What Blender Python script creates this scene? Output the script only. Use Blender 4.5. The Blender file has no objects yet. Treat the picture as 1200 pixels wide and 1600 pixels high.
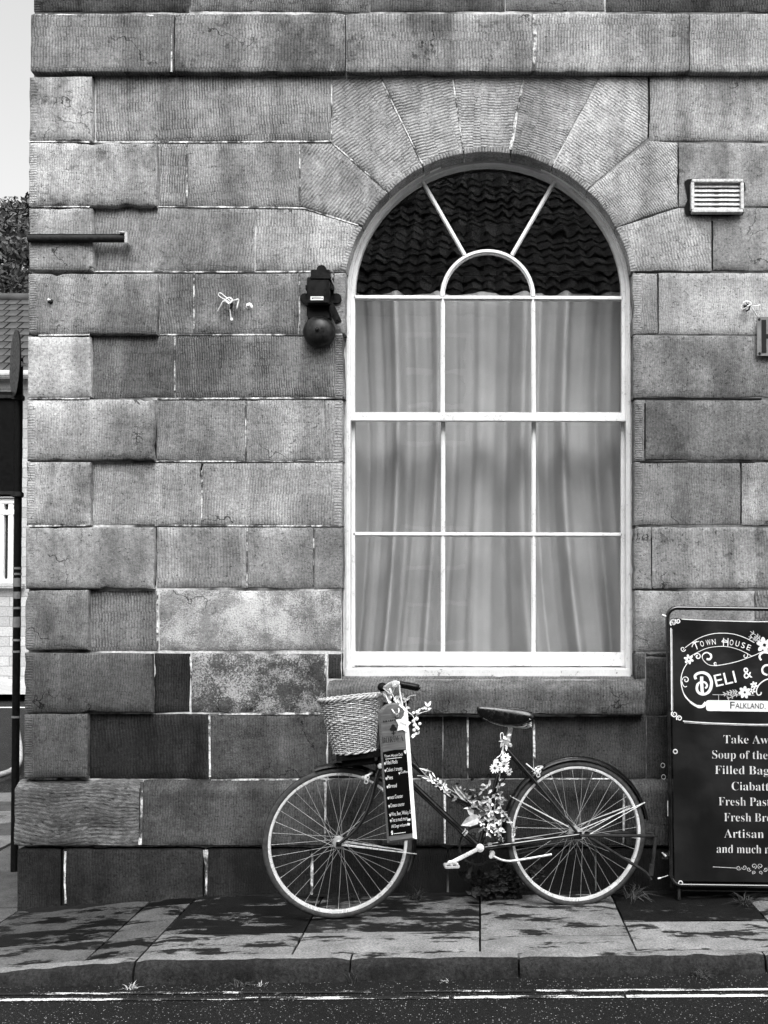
import bpy, bmesh, math, random
from mathutils import Vector, Matrix, noise
from mathutils.geometry import delaunay_2d_cdt

R = math.radians
PI = math.pi
random.seed(7)
scene = bpy.context.scene
COL = scene.collection

# ------------------------------------------------------------------ camera
FPX, CXP, CYP, PITCH = 1550.0, 750.0, 912.5, R(1.2)      # focal length and optical axis in photo pixels (1200 x 1600)
CAM = Vector((0.0, -5.0, 1.435))
cam_data = bpy.data.cameras.new('camera')
cam = bpy.data.objects.new('camera', cam_data)
COL.objects.link(cam)
cam.location = CAM
cam.rotation_euler = (R(90) + PITCH, 0, 0)
cam_data.sensor_fit = 'AUTO'
cam_data.sensor_width = 36.0
cam_data.lens = 36.0 * FPX / 1600.0
cam_data.shift_x = -(CXP - 600.0) / 1600.0
cam_data.shift_y = (CYP - 800.0) / 1600.0
cam_data.clip_start = 0.05
cam_data.clip_end = 500
scene.camera = cam

# ------------------------------------------------------------------ sky, sun, exposure
SUN_EL, SUN_AZ = 56.0, 168.0          # azimuth clockwise from +Y: behind the camera and to the right
world = bpy.data.worlds.new('World')
scene.world = world
world.use_nodes = True
wn = world.node_tree
for n in list(wn.nodes):
    wn.nodes.remove(n)
w_out = wn.nodes.new('ShaderNodeOutputWorld')
w_bg = wn.nodes.new('ShaderNodeBackground')
w_sky = wn.nodes.new('ShaderNodeTexSky')
w_sky.sky_type = 'NISHITA'
w_sky.sun_disc = False
w_sky.sun_elevation = R(SUN_EL)
w_sky.sun_rotation = R(SUN_AZ)
w_sky.air_density = 1.6
w_sky.dust_density = 6.0
w_sky.ozone_density = 0.5
w_bw = wn.nodes.new('ShaderNodeRGBToBW')              # black-and-white photograph: a grey sky
wn.links.new(w_sky.outputs[0], w_bw.inputs[0])
wn.links.new(w_bw.outputs[0], w_bg.inputs[0])
w_bg.inputs[1].default_value = 0.15
wn.links.new(w_bg.outputs[0], w_out.inputs[0])

sun_data = bpy.data.lights.new('sun', 'SUN')
sun_data.energy = 1.0
sun_data.angle = R(38)
sun = bpy.data.objects.new('sun', sun_data)
COL.objects.link(sun)
az, el = R(SUN_AZ), R(SUN_EL)
to_sun = Vector((math.sin(az) * math.cos(el), math.cos(az) * math.cos(el), math.sin(el)))
sun.rotation_euler = to_sun.to_track_quat('Z', 'Y').to_euler()
sun.location = (0, -4, 12)

scene.view_settings.view_transform = 'Standard'
scene.view_settings.look = 'None'
scene.view_settings.exposure = 1.22
scene.view_settings.gamma = 1.0
scene.view_settings.use_curve_mapping = False
scene.render.engine = 'CYCLES'
scene.cycles.use_denoising = True
scene.cycles.denoising_prefilter = 'NONE'
scene.cycles.max_bounces = 5
scene.cycles.transparent_max_bounces = 8

# ------------------------------------------------------------------ geometry helpers
_F = Vector((0, math.cos(PITCH), math.sin(PITCH)))
_U = Vector((0, -math.sin(PITCH), math.cos(PITCH)))

def ray(px, py):
    return Vector(((px - CXP) / FPX, 0, 0)) + _U * ((CYP - py) / FPX) + _F

def P(px, py, Y=0.0):
    """photo measurement -> point on the vertical plane y = Y"""
    d = ray(px, py)
    return CAM + d * ((Y - CAM.y) / d.y)

def lerp(a, b, t):
    return a + (b - a) * t

def sstep(a, b, x):
    t = max(0.0, min(1.0, (x - a) / (b - a)))
    return t * t * (3 - 2 * t)

class MB:
    """collects shapes; build() links them as one mesh object"""
    def __init__(s):
        s.v, s.f, s.uv, s.mi = [], [], None, []
    def add(s, verts, faces, mi=0):
        o = len(s.v)
        s.v += [Vector(v) for v in verts]
        s.f += [tuple(i + o for i in f) for f in faces]
        s.mi += [mi] * len(faces)
        return s
    def box(s, c, size, m=None, mi=0):
        x, y, z = size[0] / 2, size[1] / 2, size[2] / 2
        vs = [Vector((sx * x, sy * y, sz * z)) for sx in (-1, 1) for sy in (-1, 1) for sz in (-1, 1)]
        if m is not None:
            vs = [m @ v for v in vs]
        vs = [v + Vector(c) for v in vs]
        return s.add(vs, [(0, 1, 3, 2), (4, 6, 7, 5), (0, 4, 5, 1), (2, 3, 7, 6), (0, 2, 6, 4), (1, 5, 7, 3)], mi)
    def bbox(s, c, size, b=.004, m=None, mi=0):
        """box with chamfered edges"""
        bm = bmesh.new()
        bmesh.ops.create_cube(bm, size=1)
        for v in bm.verts:
            v.co = Vector((v.co.x * size[0], v.co.y * size[1], v.co.z * size[2]))
        bmesh.ops.bevel(bm, geom=list(bm.edges), offset=b, segments=2, affect='EDGES')
        bm.verts.ensure_lookup_table()
        vs = [(m @ v.co if m is not None else v.co) + Vector(c) for v in bm.verts]
        fs = [tuple(v.index for v in f.verts) for f in bm.faces]
        bm.free()
        return s.add(vs, fs, mi)
    def tube(s, pts, r, seg=8, caps=True, closed=False, mi=0):
        pts = [Vector(p) for p in pts]
        n = len(pts)
        rr = r if isinstance(r, (list, tuple)) else [r] * n
        tans = []
        for i in range(n):
            if closed:
                t = pts[(i + 1) % n] - pts[(i - 1) % n]
            else:
                t = pts[min(i + 1, n - 1)] - pts[max(i - 1, 0)]
            if t.length < 1e-9:
                t = Vector((0, 0, 1))
            tans.append(t.normalized())
        up = Vector((0, 0, 1)) if abs(tans[0].z) < .9 else Vector((1, 0, 0))
        nrm = (up - tans[0] * up.dot(tans[0])).normalized()
        vs, fs = [], []
        for i in range(n):
            if i:
                nrm = nrm - tans[i] * nrm.dot(tans[i])
                if nrm.length < 1e-6:
                    nrm = tans[i].orthogonal()
                nrm.normalize()
            bn = tans[i].cross(nrm)
            for k in range(seg):
                a = 2 * PI * k / seg
                vs.append(pts[i] + (nrm * math.cos(a) + bn * math.sin(a)) * rr[i])
        for i in range(n if closed else n - 1):
            j = (i + 1) % n
            for k in range(seg):
                l = (k + 1) % seg
                fs.append((i * seg + k, i * seg + l, j * seg + l, j * seg + k))
        if caps and not closed:
            fs.append(tuple(range(seg - 1, -1, -1)))
            fs.append(tuple((n - 1) * seg + k for k in range(seg)))
        return s.add(vs, fs, mi)
    def lathe(s, prof, seg=24, m=None, mi=0, close=False):
        """prof: (radius, height) about local z"""
        vs, fs = [], []
        n = len(prof)
        for i in range(seg):
            a = 2 * PI * i / seg
            for r, h in prof:
                v = Vector((r * math.cos(a), r * math.sin(a), h))
                vs.append(m @ v if m is not None else v)
        for i in range(seg):
            j = (i + 1) % seg
            for k in range(n if close else n - 1):
                l = (k + 1) % n
                fs.append((i * n + k, j * n + k, j * n + l, i * n + l))
        return s.add(vs, fs, mi)
    def band(s, outer, inner, y0, y1, closed=False, mi=0):
        """flat ring or strip between two outlines in the xz plane, with depth y0..y1"""
        n = len(outer)
        vs = []
        for y in (y0, y1):
            for p in outer:
                vs.append(Vector((p[0], y, p[1])))
            for p in inner:
                vs.append(Vector((p[0], y, p[1])))
        fs = []
        for i in range(n if closed else n - 1):
            j = (i + 1) % n
            fs += [(i, j, n + j, n + i), (3 * n + i, 3 * n + j, 2 * n + j, 2 * n + i),
                   (2 * n + i, 2 * n + j, j, i), (n + i, n + j, 3 * n + j, 3 * n + i)]
        if not closed:
            fs += [(0, n, 3 * n, 2 * n), (n - 1, 3 * n - 1, 4 * n - 1, 2 * n - 1)]
        return s.add(vs, fs, mi)
    def build(s, name, mat, parent=None, smooth=False, fixn=True):
        me = bpy.data.meshes.new(name)
        me.from_pydata([tuple(v) for v in s.v], [], s.f)
        for m in (mat if isinstance(mat, (list, tuple)) else [mat]):
            me.materials.append(m)
        if any(s.mi):
            me.polygons.foreach_set('material_index', s.mi)
        if fixn:
            bm = bmesh.new(); bm.from_mesh(me)
            bmesh.ops.recalc_face_normals(bm, faces=bm.faces)
            bm.to_mesh(me); bm.free()
        if smooth:
            me.polygons.foreach_set('use_smooth', [True] * len(me.polygons))
            try:
                me.set_sharp_from_angle(angle=R(smooth if smooth is not True else 40))
            except Exception:
                pass
        me.update()
        return link(name, me, parent)

def link(name, data, parent=None):
    o = bpy.data.objects.new(name, data)
    COL.objects.link(o)
    if parent is not None:
        o.parent = parent
    return o

def empty(name, loc=(0, 0, 0), parent=None):
    o = link(name, None, parent)
    o.location = loc
    o.empty_display_size = .1
    return o

def tag(o, label=None, cat=None, group=None, kind=None):
    if label: o['label'] = label
    if cat: o['category'] = cat
    if group: o['group'] = group
    if kind: o['kind'] = kind
    return o

def spl(pts, n=8, closed=False):
    """Catmull-Rom through points"""
    pts = [Vector(p) for p in pts]
    out = []
    m = len(pts)
    for i in range(m if closed else m - 1):
        if closed:
            a, b, c, d = pts[(i - 1) % m], pts[i], pts[(i + 1) % m], pts[(i + 2) % m]
        else:
            a, b, c, d = pts[max(i - 1, 0)], pts[i], pts[i + 1], pts[min(i + 2, m - 1)]
        for k in range(n):
            t = k / n
            out.append(.5 * ((2 * b) + (c - a) * t + (2 * a - 5 * b + 4 * c - d) * t * t + (3 * b - a - 3 * c + d) * t ** 3))
    if not closed:
        out.append(pts[-1])
    return out

# ------------------------------------------------------------------ materials
def g(l):
    return (l, l, l, 1)

class NT:
    def __init__(s, name, rough=.8):
        s.m = bpy.data.materials.new(name)
        s.m.use_nodes = True
        s.t = s.m.node_tree
        s.b = s.t.nodes['Principled BSDF']
        s.out = s.t.nodes['Material Output']
        s.b.inputs['Roughness'].default_value = rough
        s.b.inputs['Specular IOR Level'].default_value = .18
    def n(s, typ, **kw):
        nd = s.t.nodes.new('ShaderNode' + typ)
        for k, v in kw.items():
            setattr(nd, k, v)
        return nd
    def put(s, sock, v):
        if v is None:
            return
        if isinstance(v, (int, float)):
            if sock.type == 'RGBA':
                sock.default_value = g(v)
            elif sock.type == 'VECTOR':
                sock.default_value = (v, v, v)
            else:
                sock.default_value = v
        elif isinstance(v, tuple):
            sock.default_value = v
        else:
            s.t.links.new(v, sock)
    def math(s, op, a, b=None, c=None, clamp=False):
        nd = s.n('Math', operation=op, use_clamp=clamp)
        for i, v in enumerate((a, b, c)):
            s.put(nd.inputs[i], v)
        return nd.outputs[0]
    def mul(s, a, b): return s.math('MULTIPLY', a, b)
    def add(s, a, b): return s.math('ADD', a, b)
    def sub(s, a, b): return s.math('SUBTRACT', a, b)
    def ramp(s, v, a, b, lo=0.0, hi=1.0, smooth=True):
        nd = s.n('MapRange', interpolation_type='SMOOTHSTEP' if smooth else 'LINEAR')
        s.put(nd.inputs[0], v)
        for i, x in zip((1, 2, 3, 4), (a, b, lo, hi)):
            s.put(nd.inputs[i], x)
        return nd.outputs[0]
    def mix(s, f, a, b):
        nd = s.n('Mix', data_type='FLOAT')
        s.put(nd.inputs[0], f); s.put(nd.inputs[2], a); s.put(nd.inputs[3], b)
        return nd.outputs[0]
    def comb(s, x, y, z=0.0):
        nd = s.n('CombineXYZ')
        for i, v in enumerate((x, y, z)):
            s.put(nd.inputs[i], v)
        return nd.outputs[0]
    def sep(s, v):
        nd = s.n('SeparateXYZ'); s.put(nd.inputs[0], v)
        return nd.outputs
    def noise(s, vec, scale, detail=2.0, rough=.5, dist=0.0):
        nd = s.n('TexNoise')
        s.put(nd.inputs['Vector'], vec)
        nd.inputs['Scale'].default_value = scale
        nd.inputs['Detail'].default_value = detail
        nd.inputs['Roughness'].default_value = rough
        nd.inputs['Distortion'].default_value = dist
        return nd.outputs[0]
    def white(s, x, y=None):
        nd = s.n('TexWhiteNoise', noise_dimensions='2D' if y is not None else '1D')
        if y is not None:
            s.put(nd.inputs['Vector'], s.comb(x, y, 0))
        else:
            s.put(nd.inputs['W'], x)
        return nd.outputs[0]
    def scale(s, vec, v3):
        nd = s.n('VectorMath', operation='MULTIPLY')
        s.put(nd.inputs[0], vec); nd.inputs[1].default_value = v3
        return nd.outputs[0]
    def coord(s, which='Object'):
        return s.n('TexCoord').outputs[which]
    def pos(s):
        return s.n('NewGeometry').outputs['Position']
    def uv(s, name):
        return s.n('UVMap', uv_map=name).outputs[0]
    def info(s):
        return s.n('ObjectInfo').outputs
    def color(s, v): s.put(s.b.inputs['Base Color'], v)
    def rough(s, v): s.put(s.b.inputs['Roughness'], v)
    def bump(s, h, strength=.5, dist=.005):
        nd = s.n('Bump')
        nd.inputs['Strength'].default_value = strength
        nd.inputs['Distance'].default_value = dist
        s.put(nd.inputs['Height'], h)
        s.t.links.new(nd.outputs[0], s.b.inputs['Normal'])

def plain(name, l, rough=.6, metal=0.0, var=.12, sc=40.0, bump=0.0, spec=None):
    """one grey with uneven wear"""
    t = NT(name, rough)
    v = t.coord('Object')
    n = t.noise(v, sc, 4, .6)
    t.color(t.mul(l, t.ramp(n, .25, .75, 1 - var, 1 + var)))
    t.rough(t.ramp(n, .3, .7, max(.03, rough - .12), min(1, rough + .12)))
    t.b.inputs['Metallic'].default_value = metal
    if spec is not None:
        t.b.inputs['Specular IOR Level'].default_value = spec
    if bump:
        t.bump(t.noise(v, sc * 3, 3), bump, .002)
    return t.m

M = {}

def stone_material():
    t = NT('tooled_sandstone', .9)
    t.b.inputs['Specular IOR Level'].default_value = .04
    inf = t.info()
    rgb = t.n('SeparateColor'); t.t.links.new(inf['Color'], rgb.inputs[0])
    tone, tool, pale = rgb.outputs[0], rgb.outputs[1], rgb.outputs[2]
    dark = inf['Alpha']
    seed = t.mul(inf['Random'], 43.0)
    u, v, _ = t.sep(t.uv('UVMap'))
    mu, mv, _ = t.sep(t.uv('margin'))
    isM = t.math('LESS_THAN', mv, .037)
    U = t.mix(isM, u, mu)
    V = t.mix(isM, v, mv)
    free = t.comb(u, v, seed)
    n1 = t.sub(t.noise(free, 6, 2), .5)
    n2 = t.sub(t.noise(free, 38, 2), .5)
    Uw = t.add(U, t.add(t.mul(n1, .010), t.mul(n2, .005)))
    Vw = t.add(V, t.add(t.mul(t.mul(n1, .022), t.sub(1, isM)), t.mul(n2, .006)))
    rowh = t.mix(isM, t.ramp(t.white(seed), 0, 1, .031, .055, False), .041)
    gap_ = t.ramp(t.white(t.add(seed, 7.3)), 0, 1, .0115, .0158, False)
    r = t.math('DIVIDE', Vw, rowh)
    ri = t.math('FLOOR', r)
    rf = t.math('FRACT', r)
    ph = t.add(t.math('DIVIDE', Uw, gap_), t.mul(t.white(t.add(ri, seed)), 13.0))
    tri = t.mul(t.math('ABSOLUTE', t.sub(t.math('FRACT', ph), .5)), 2.0)
    st = t.ramp(tri, .15, .8)
    amp = t.ramp(t.white(t.math('FLOOR', t.add(ph, .5)), t.add(ri, seed)), 0, 1, .45, 1, False)
    edge = t.ramp(t.math('MINIMUM', rf, t.sub(1, rf)), 0, .10, .7, 0)
    weak = t.ramp(t.noise(free, 7, 3, .6), .34, .56, .45, 1)
    te = t.mul(tool, weak)
    groove = t.mul(t.mul(t.sub(1, st), amp), te)
    edg = t.mul(edge, t.mul(te, t.ramp(n2, -.15, .15, .2, 1)))
    fine = t.noise(free, 150, 4, .65)
    grit = t.noise(free, 420, 2, .6)
    pit = t.ramp(t.noise(free, 95, 2, .5), .30, .38, 1, 0)
    h = t.sub(t.sub(t.mul(fine, .55), t.mul(groove, .8)), t.mul(edg, .4))
    h = t.add(t.sub(h, t.mul(pit, .5)), t.mul(grit, .3))
    h = t.add(h, t.mul(t.noise(free, 22, 3), .9))
    t.bump(h, 1.0, .0036)
    mott = t.ramp(t.noise(free, 4.2, 6, .7), .30, .70, .66, 1.34, False)
    f2 = t.ramp(t.noise(free, 75, 4, .7),   .3, .7, .66, 1.36, False)
    f3 = t.ramp(grit, .3, .7, .66, 1.36, False)
    c = t.mul(t.mul(t.mul(tone, mott), f2), f3)
    c = t.mul(c, t.sub(1.16, t.mul(groove, .66)))
    c = t.mul(c, t.sub(1, t.mul(edg, .28)))
    c = t.mul(c, t.sub(1, t.mul(pit, .55)))
    sn = t.noise(t.scale(free, (1, .55, 1)), 3.1, 5, .65)
    stain = t.mul(t.ramp(sn, .5, .66), dark)
    c = t.mul(c, t.sub(1, t.mul(stain, .62)))
    pn = t.mul(t.noise(free, 125, 5, .85), t.ramp(t.noise(free, 7, 4, .65), .3, .66, .78, 1.16))
    pm = t.mul(t.ramp(pn, .45, .60), pale)
    c = t.mix(t.mul(pm, .75), c, .62)
    wp = t.pos()
    run = t.noise(t.scale(wp, (1, 1, .07)), 7.5, 4, .6)
    c = t.mul(c, t.ramp(run, .34, .66, .80, 1.16))                      # water runs down the face
    soot = t.noise(wp, 1.15, 5, .68)
    c = t.mul(c, t.ramp(soot, .36, .62, 1.08, .76))                     # soot clouds across the joints
    rag = t.ramp(t.noise(free, 13, 5, .75), .57, .64)
    c = t.mul(c, t.sub(1, t.mul(rag, t.mul(dark, .5))))
    vo = t.n('TexVoronoi', feature='DISTANCE_TO_EDGE'); vo.inputs['Scale'].default_value = 2.6
    va = t.n('VectorMath', operation='ADD'); t.put(va.inputs[0], free)
    nd = t.n('TexNoise'); nd.inputs['Scale'].default_value = 9; nd.inputs['Detail'].default_value = 4; t.put(nd.inputs['Vector'], free)
    vs_ = t.n('VectorMath', operation='SCALE'); t.put(vs_.inputs[0], nd.outputs['Color']); vs_.inputs['Scale'].default_value = .22
    t.t.links.new(vs_.outputs[0], va.inputs[1]); t.t.links.new(va.outputs[0], vo.inputs['Vector'])
    crack = t.mul(t.ramp(vo.outputs['Distance'], .003, .010, 1, 0), t.ramp(t.noise(free, 2.4, 2), .58, .64))
    c = t.mul(c, t.sub(1, t.mul(crack, .75)))
    t.color(t.math('MAXIMUM', c, .012))
    t.rough(.93)
    return t.m
M['stone'] = stone_material()

def mortar_material():
    t = NT('lime_mortar', .95)
    p = t.pos()
    n = t.noise(p, 2.2, 4, .6)
    x, y, z = t.sep(p)
    f = t.noise(p, 60, 4, .7)
    c = t.mul(t.ramp(n, .40, .56, .05, .55), t.ramp(f, .3, .7, .7, 1.2))
    c = t.mul(c, t.ramp(x, .55, .85, 1, .28))         # right of the window the pointing has gone dark
    t.color(c)
    t.bump(f, .8, .004)
    return t.m
M['mortar'] = mortar_material()

def pointing_material():
    t = NT('white_pointing', .95)
    p = t.pos()
    f = t.noise(p, 70, 5, .7)
    t.color(t.mul(t.ramp(t.noise(p, 9, 4, .7), .42, .58, .08, .7), t.ramp(f, .32, .6, .4, 1.15)))
    t.bump(t.noise(p, 120, 4, .7), .9, .004)
    return t.m
M['pointing'] = pointing_material()

def paint_material(name, l, wear=.35):
    t = NT(name, .5)
    p = t.pos()
    ps = t.scale(p, (1, 1, .35))
    n = t.noise(p, 9, 5, .7)
    f = t.noise(ps, 120, 3, .7)
    chip = t.ramp(t.mul(t.noise(p, 60, 4, .7), t.ramp(n, .3, .7, .7, 1.2)), .60, .68)
    c = t.mul(l, t.mul(t.ramp(n, .3, .75, 1, .84), t.ramp(f, .3, .7, .94, 1.03)))
    t.color(t.mix(t.mul(chip, wear), c, .22))
    t.bump(t.add(t.mul(t.noise(p, 140, 3), .4), t.mul(chip, -.6)), .35, .002)
    return t.m
M['paint'] = paint_material('white_window_paint', .74)
M['paint_worn'] = paint_material('flaking_sill_paint', .62, .95)

def glass_material():
    t = NT('window_glass', .02)
    t.t.nodes.remove(t.b)
    fr = t.n('Fresnel')
    t.put(fr.inputs['IOR'], t.mix(t.n('NewGeometry').outputs['Backfacing'], 1.52, 1 / 1.52))   # thin sheet: same from both sides
    bp = t.n('Bump'); bp.inputs['Strength'].default_value = .5; bp.inputs['Distance'].default_value = .0012
    t.put(bp.inputs['Height'], t.noise(t.pos(), 4.5, 2))
    gl = t.n('BsdfGlossy'); gl.inputs['Roughness'].default_value = .015
    gl.inputs['Color'].default_value = g(1)
    tr = t.n('BsdfTransparent'); tr.inputs['Color'].default_value = g(.93)
    t.t.links.new(bp.outputs[0], gl.inputs['Normal'])
    mx = t.n('MixShader')
    t.put(mx.inputs[0], t.math('MULTIPLY', fr.outputs[0], 1.75, clamp=True))   # both faces of the pane
    t.t.links.new(tr.outputs[0], mx.inputs[1]); t.t.links.new(gl.outputs[0], mx.inputs[2])
    t.t.links.new(mx.outputs[0], t.out.inputs[0])
    return t.m
M['glass'] = glass_material()

def cloth_material():
    t = NT('net_curtain_cloth', .9)
    t.b.inputs['Specular IOR Level'].default_value = .1
    p = t.pos()
    n = t.noise(p, 6, 3)
    w = t.noise(p, 500, 2)
    t.color(t.mul(.50, t.mul(t.ramp(n, .3, .7, .93, 1.05), t.ramp(w, .3, .7, .92, 1.06))))
    tl = t.n('BsdfTranslucent'); tl.inputs[0].default_value = g(.4)
    mx = t.n('MixShader'); mx.inputs[0].default_value = .2
    t.t.links.new(t.b.outputs[0], mx.inputs[1]); t.t.links.new(tl.outputs[0], mx.inputs[2])
    t.t.links.new(mx.outputs[0], t.out.inputs[0])
    return t.m
M['cloth'] = cloth_material()

def flag_material():
    t = NT('paving_flag', .8)
    inf = t.info()
    rgb = t.n('SeparateColor'); t.t.links.new(inf['Color'], rgb.inputs[0])
    tone, wetb = rgb.outputs[0], rgb.outputs[1]
    p = t.pos()
    f = t.noise(p, 110, 5, .8)
    gr = t.noise(p, 420, 2, .7)
    md = t.noise(p, 7, 4, .6)
    wn_ = t.noise(t.scale(p, (1.0, 3.2, 1.0)), 3.0, 6, .68)
    wf = t.noise(t.scale(p, (1.0, 2.4, 1.0)), 22, 4, .7)
    wet = t.ramp(t.add(t.add(t.mul(wn_, 1.0), t.mul(wf, .22)), t.sub(wetb, .5)), .65, .71)
    dry = t.mul(tone, t.mul(t.ramp(f, .3, .7, .45, 1.6, False), t.mul(t.ramp(md, .3, .7, .72, 1.25, False), t.ramp(gr, .3, .7, .7, 1.3, False))))
    t.color(t.mix(wet, dry, t.mul(dry, .09)))
    t.rough(t.mix(wet, .9, .6))
    t.b.inputs['Specular IOR Level'].default_value = .08
    t.bump(t.add(t.mul(f, .6), t.mul(gr, .4)), .7, .003)
    return t.m
M['flag'] = flag_material()

def kerb_material():
    t = NT('kerb_stone', .85)
    p = t.pos()
    f = t.noise(p, 70, 5, .8)
    md = t.noise(t.scale(p, (1, 1, .5)), 9, 4, .65)
    damp = t.ramp(md, .35, .6, .4, 1)
    c = t.mul(t.mul(.017, damp), t.ramp(f, .32, .68, .1, 2.2, False))
    t.color(t.add(c, .003))
    t.bump(t.add(f, t.mul(t.noise(t.scale(p, (1, 1, .5)), 30, 3), 1.6)), 1.0, .008)
    return t.m
M['kerb'] = kerb_material()

def asphalt_material():
    t = NT('asphalt', .75)
    p = t.pos()
    vo = t.n('TexVoronoi'); vo.inputs['Scale'].default_value = 125
    t.put(vo.inputs['Vector'], p)
    cell = t.n('SeparateColor'); t.t.links.new(vo.outputs['Color'], cell.inputs[0])
    spot = t.mul(t.ramp(vo.outputs['Distance'], .18, .42, 1, 0), t.math('GREATER_THAN', cell.outputs[0], .68))
    f = t.noise(p, 160, 4, .7)
    big = t.noise(p, 3, 3)
    c = t.mul(t.mul(.0065, t.ramp(f, .3, .7, .4, 1.6, False)), t.ramp(big, .3, .7, .75, 1.2))
    t.color(t.add(c, t.mul(t.mul(spot, t.math('POWER', cell.outputs[1], 2.0)), .36)))
    t.rough(.7)
    t.bump(t.add(f, t.ramp(vo.outputs['Distance'], .1, .6, 1, 0)), .8, .004)
    return t.m
M['asphalt'] = asphalt_material()

def line_material():
    t = NT('worn_line_paint', .7)
    p = t.pos()
    inf = t.info()
    ps = t.scale(p, (.55, 2.5, 1))
    f = t.noise(p, 150, 4, .7)
    worn = t.ramp(t.add(t.mul(t.noise(ps, 7, 5, .75), .7), t.add(t.mul(f, .3), inf['Alpha'])), .525, .57)
    t.color(t.mix(worn, t.mul(.62, t.ramp(f, .3, .7, .7, 1.15)), t.mul(.014, t.ramp(f, .3, .7, .5, 1.5))))
    t.bump(f, .5, .003)
    return t.m
M['line'] = line_material()

M['black'] = plain('black_enamel', .005, .16, var=.4, sc=30, spec=.75)
M['matt_black'] = plain('matt_black_metal', .004, .5, var=.4, sc=60, spec=.1)
M['iron'] = plain('dark_iron', .02, .6, .0, .5, 50, .4, .1)
M['rubber'] = plain('tyre_rubber', .012, .75, var=.3, sc=60, spec=.08)
M['sidewall'] = plain('tyre_sidewall', .045, .75, var=.35, sc=50, spec=.08)
M['steel'] = plain('bright_steel', .8, .3, .45, .06, 20)
M['spoke'] = plain('steel_spoke', .34, .35, .4, .1, 20)
M['gong'] = plain('weathered_gong', .014, .4, var=.8, sc=28, bump=.2, spec=.2)
M['alloy'] = plain('cast_alloy', .55, .38, .5, .2, 60, .2)
M['leather'] = plain('black_saddle_leather', .0025, .2, var=.3, sc=60, spec=.4)
M['grip'] = plain('black_grip', .003, .35, var=.3, sc=80, spec=.12)
M['vinyl'] = None
M['print'] = plain('white_print', .68, .5, var=.1, sc=60)
M['print_list'] = plain('faded_white_print', .46, .5, var=.25, sc=40)
M['print_grey'] = plain('grey_print', .42, .5, var=.2, sc=60)
M['print_black'] = plain('black_print', .008, .6, var=.2, sc=60)
M['chalk'] = plain('chalk_lettering', .6, .95, var=.45, sc=300)
M['board_black'] = plain('chalkboard_black', .002, .8, var=.4, sc=30, spec=.05)
M['petal'] = plain('white_petal', .8, .7, var=.12, sc=60)
M['disc'] = plain('dark_flower_disc', .05, .8, var=.3, sc=200)
M['leaf_pale'] = plain('pale_leaf', .36, .55, var=.5, sc=30)
M['leaf_dark'] = plain('dark_leaf', .02, .6, var=.5, sc=20)
M['leaf_white'] = plain('white_leaf', .8, .6, var=.3, sc=40)
M['grass'] = plain('grass_blade', .03, .6, var=.5, sc=30)
M['dead_grass'] = plain('dead_grass', .055, .8, var=.5, sc=30)
M['rope'] = plain('white_cord', .72, .85, var=.25, sc=200)
M['vent'] = plain('painted_vent', .5, .6, var=.35, sc=70, bump=.3)
M['bell'] = plain('weathered_black_bell', .004, .45, var=.7, sc=35, bump=.15, spec=.14)
M['sign_grey'] = plain('grey_sign_plate', .16, .45, var=.2, sc=30)
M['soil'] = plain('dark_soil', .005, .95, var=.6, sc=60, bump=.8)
M['bark'] = plain('bark', .06, .9, var=.4, sc=20, bump=.6)
M['foliage'] = plain('tree_foliage', .05, .6, var=.5, sc=3)
M['foliage_b'] = plain('tree_foliage_light', .10, .6, var=.5, sc=3)
M['render_wall'] = plain('pale_render', .30, .9, var=.2, sc=2.5, bump=.3)
M['white'] = plain('white_gloss', .8, .5, var=.08, sc=20)
M['room'] = plain('room_plaster', .30, .9, var=.1, sc=3)
M['pantile'] = plain('clay_pantile', .03, .75, var=.45, sc=2.2)
M['slate'] = plain('roof_slate', .045, .6, var=.5, sc=1.5, bump=.2)
M['dark_pane'] = plain('dark_pane', .015, .12, var=.2, sc=5, spec=.5)

def vinyl_material():
    t = NT('black_banner_vinyl', .3)
    p = t.pos()
    n = t.noise(p, 5, 2)
    t.color(t.mul(.005, t.ramp(n, .3, .7, .8, 1.3)))
    t.rough(t.ramp(n, .3, .7, .34, .5))
    t.b.inputs['Specular IOR Level'].default_value = .28
    t.bump(t.add(t.noise(t.scale(p, (1, 1, .35)), 9, 2), t.mul(t.noise(p, 26, 2), .25)), .45, .012)
    return t.m
M['vinyl'] = vinyl_material()

def wood_material(name, l, sc=1.0, ax='Z'):
    t = NT(name, .65)
    p = t.coord('Object')
    st = {'Z': (1, 1, .06), 'X': (.06, 1, 1)}[ax]
    n = t.noise(t.scale(p, st), 160 * sc, 4, .6)
    b = t.noise(p, 12, 3)
    t.color(t.mul(l, t.mul(t.ramp(n, .3, .7, .6, 1.3, False), t.ramp(b, .3, .7, .85, 1.15))))
    t.bump(n, .3, .002)
    return t.m
M['wood'] = wood_material('crate_wood', .11, 1.0, 'X')
M['wood_pale'] = plain('bare_wood_edge', .92, .7, var=.06, sc=50)

def wicker_material():
    t = NT('wicker', .55)
    p = t.coord('Object')
    n = t.noise(p, 60, 3, .6)
    s2 = t.noise(t.scale(p, (1, 1, 3)), 130, 2)
    t.color(t.mul(.38, t.mul(t.ramp(n, .3, .7, .55, 1.45, False), t.ramp(s2, .3, .7, .75, 1.2))))
    return t.m
M['wicker'] = wicker_material()

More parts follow.
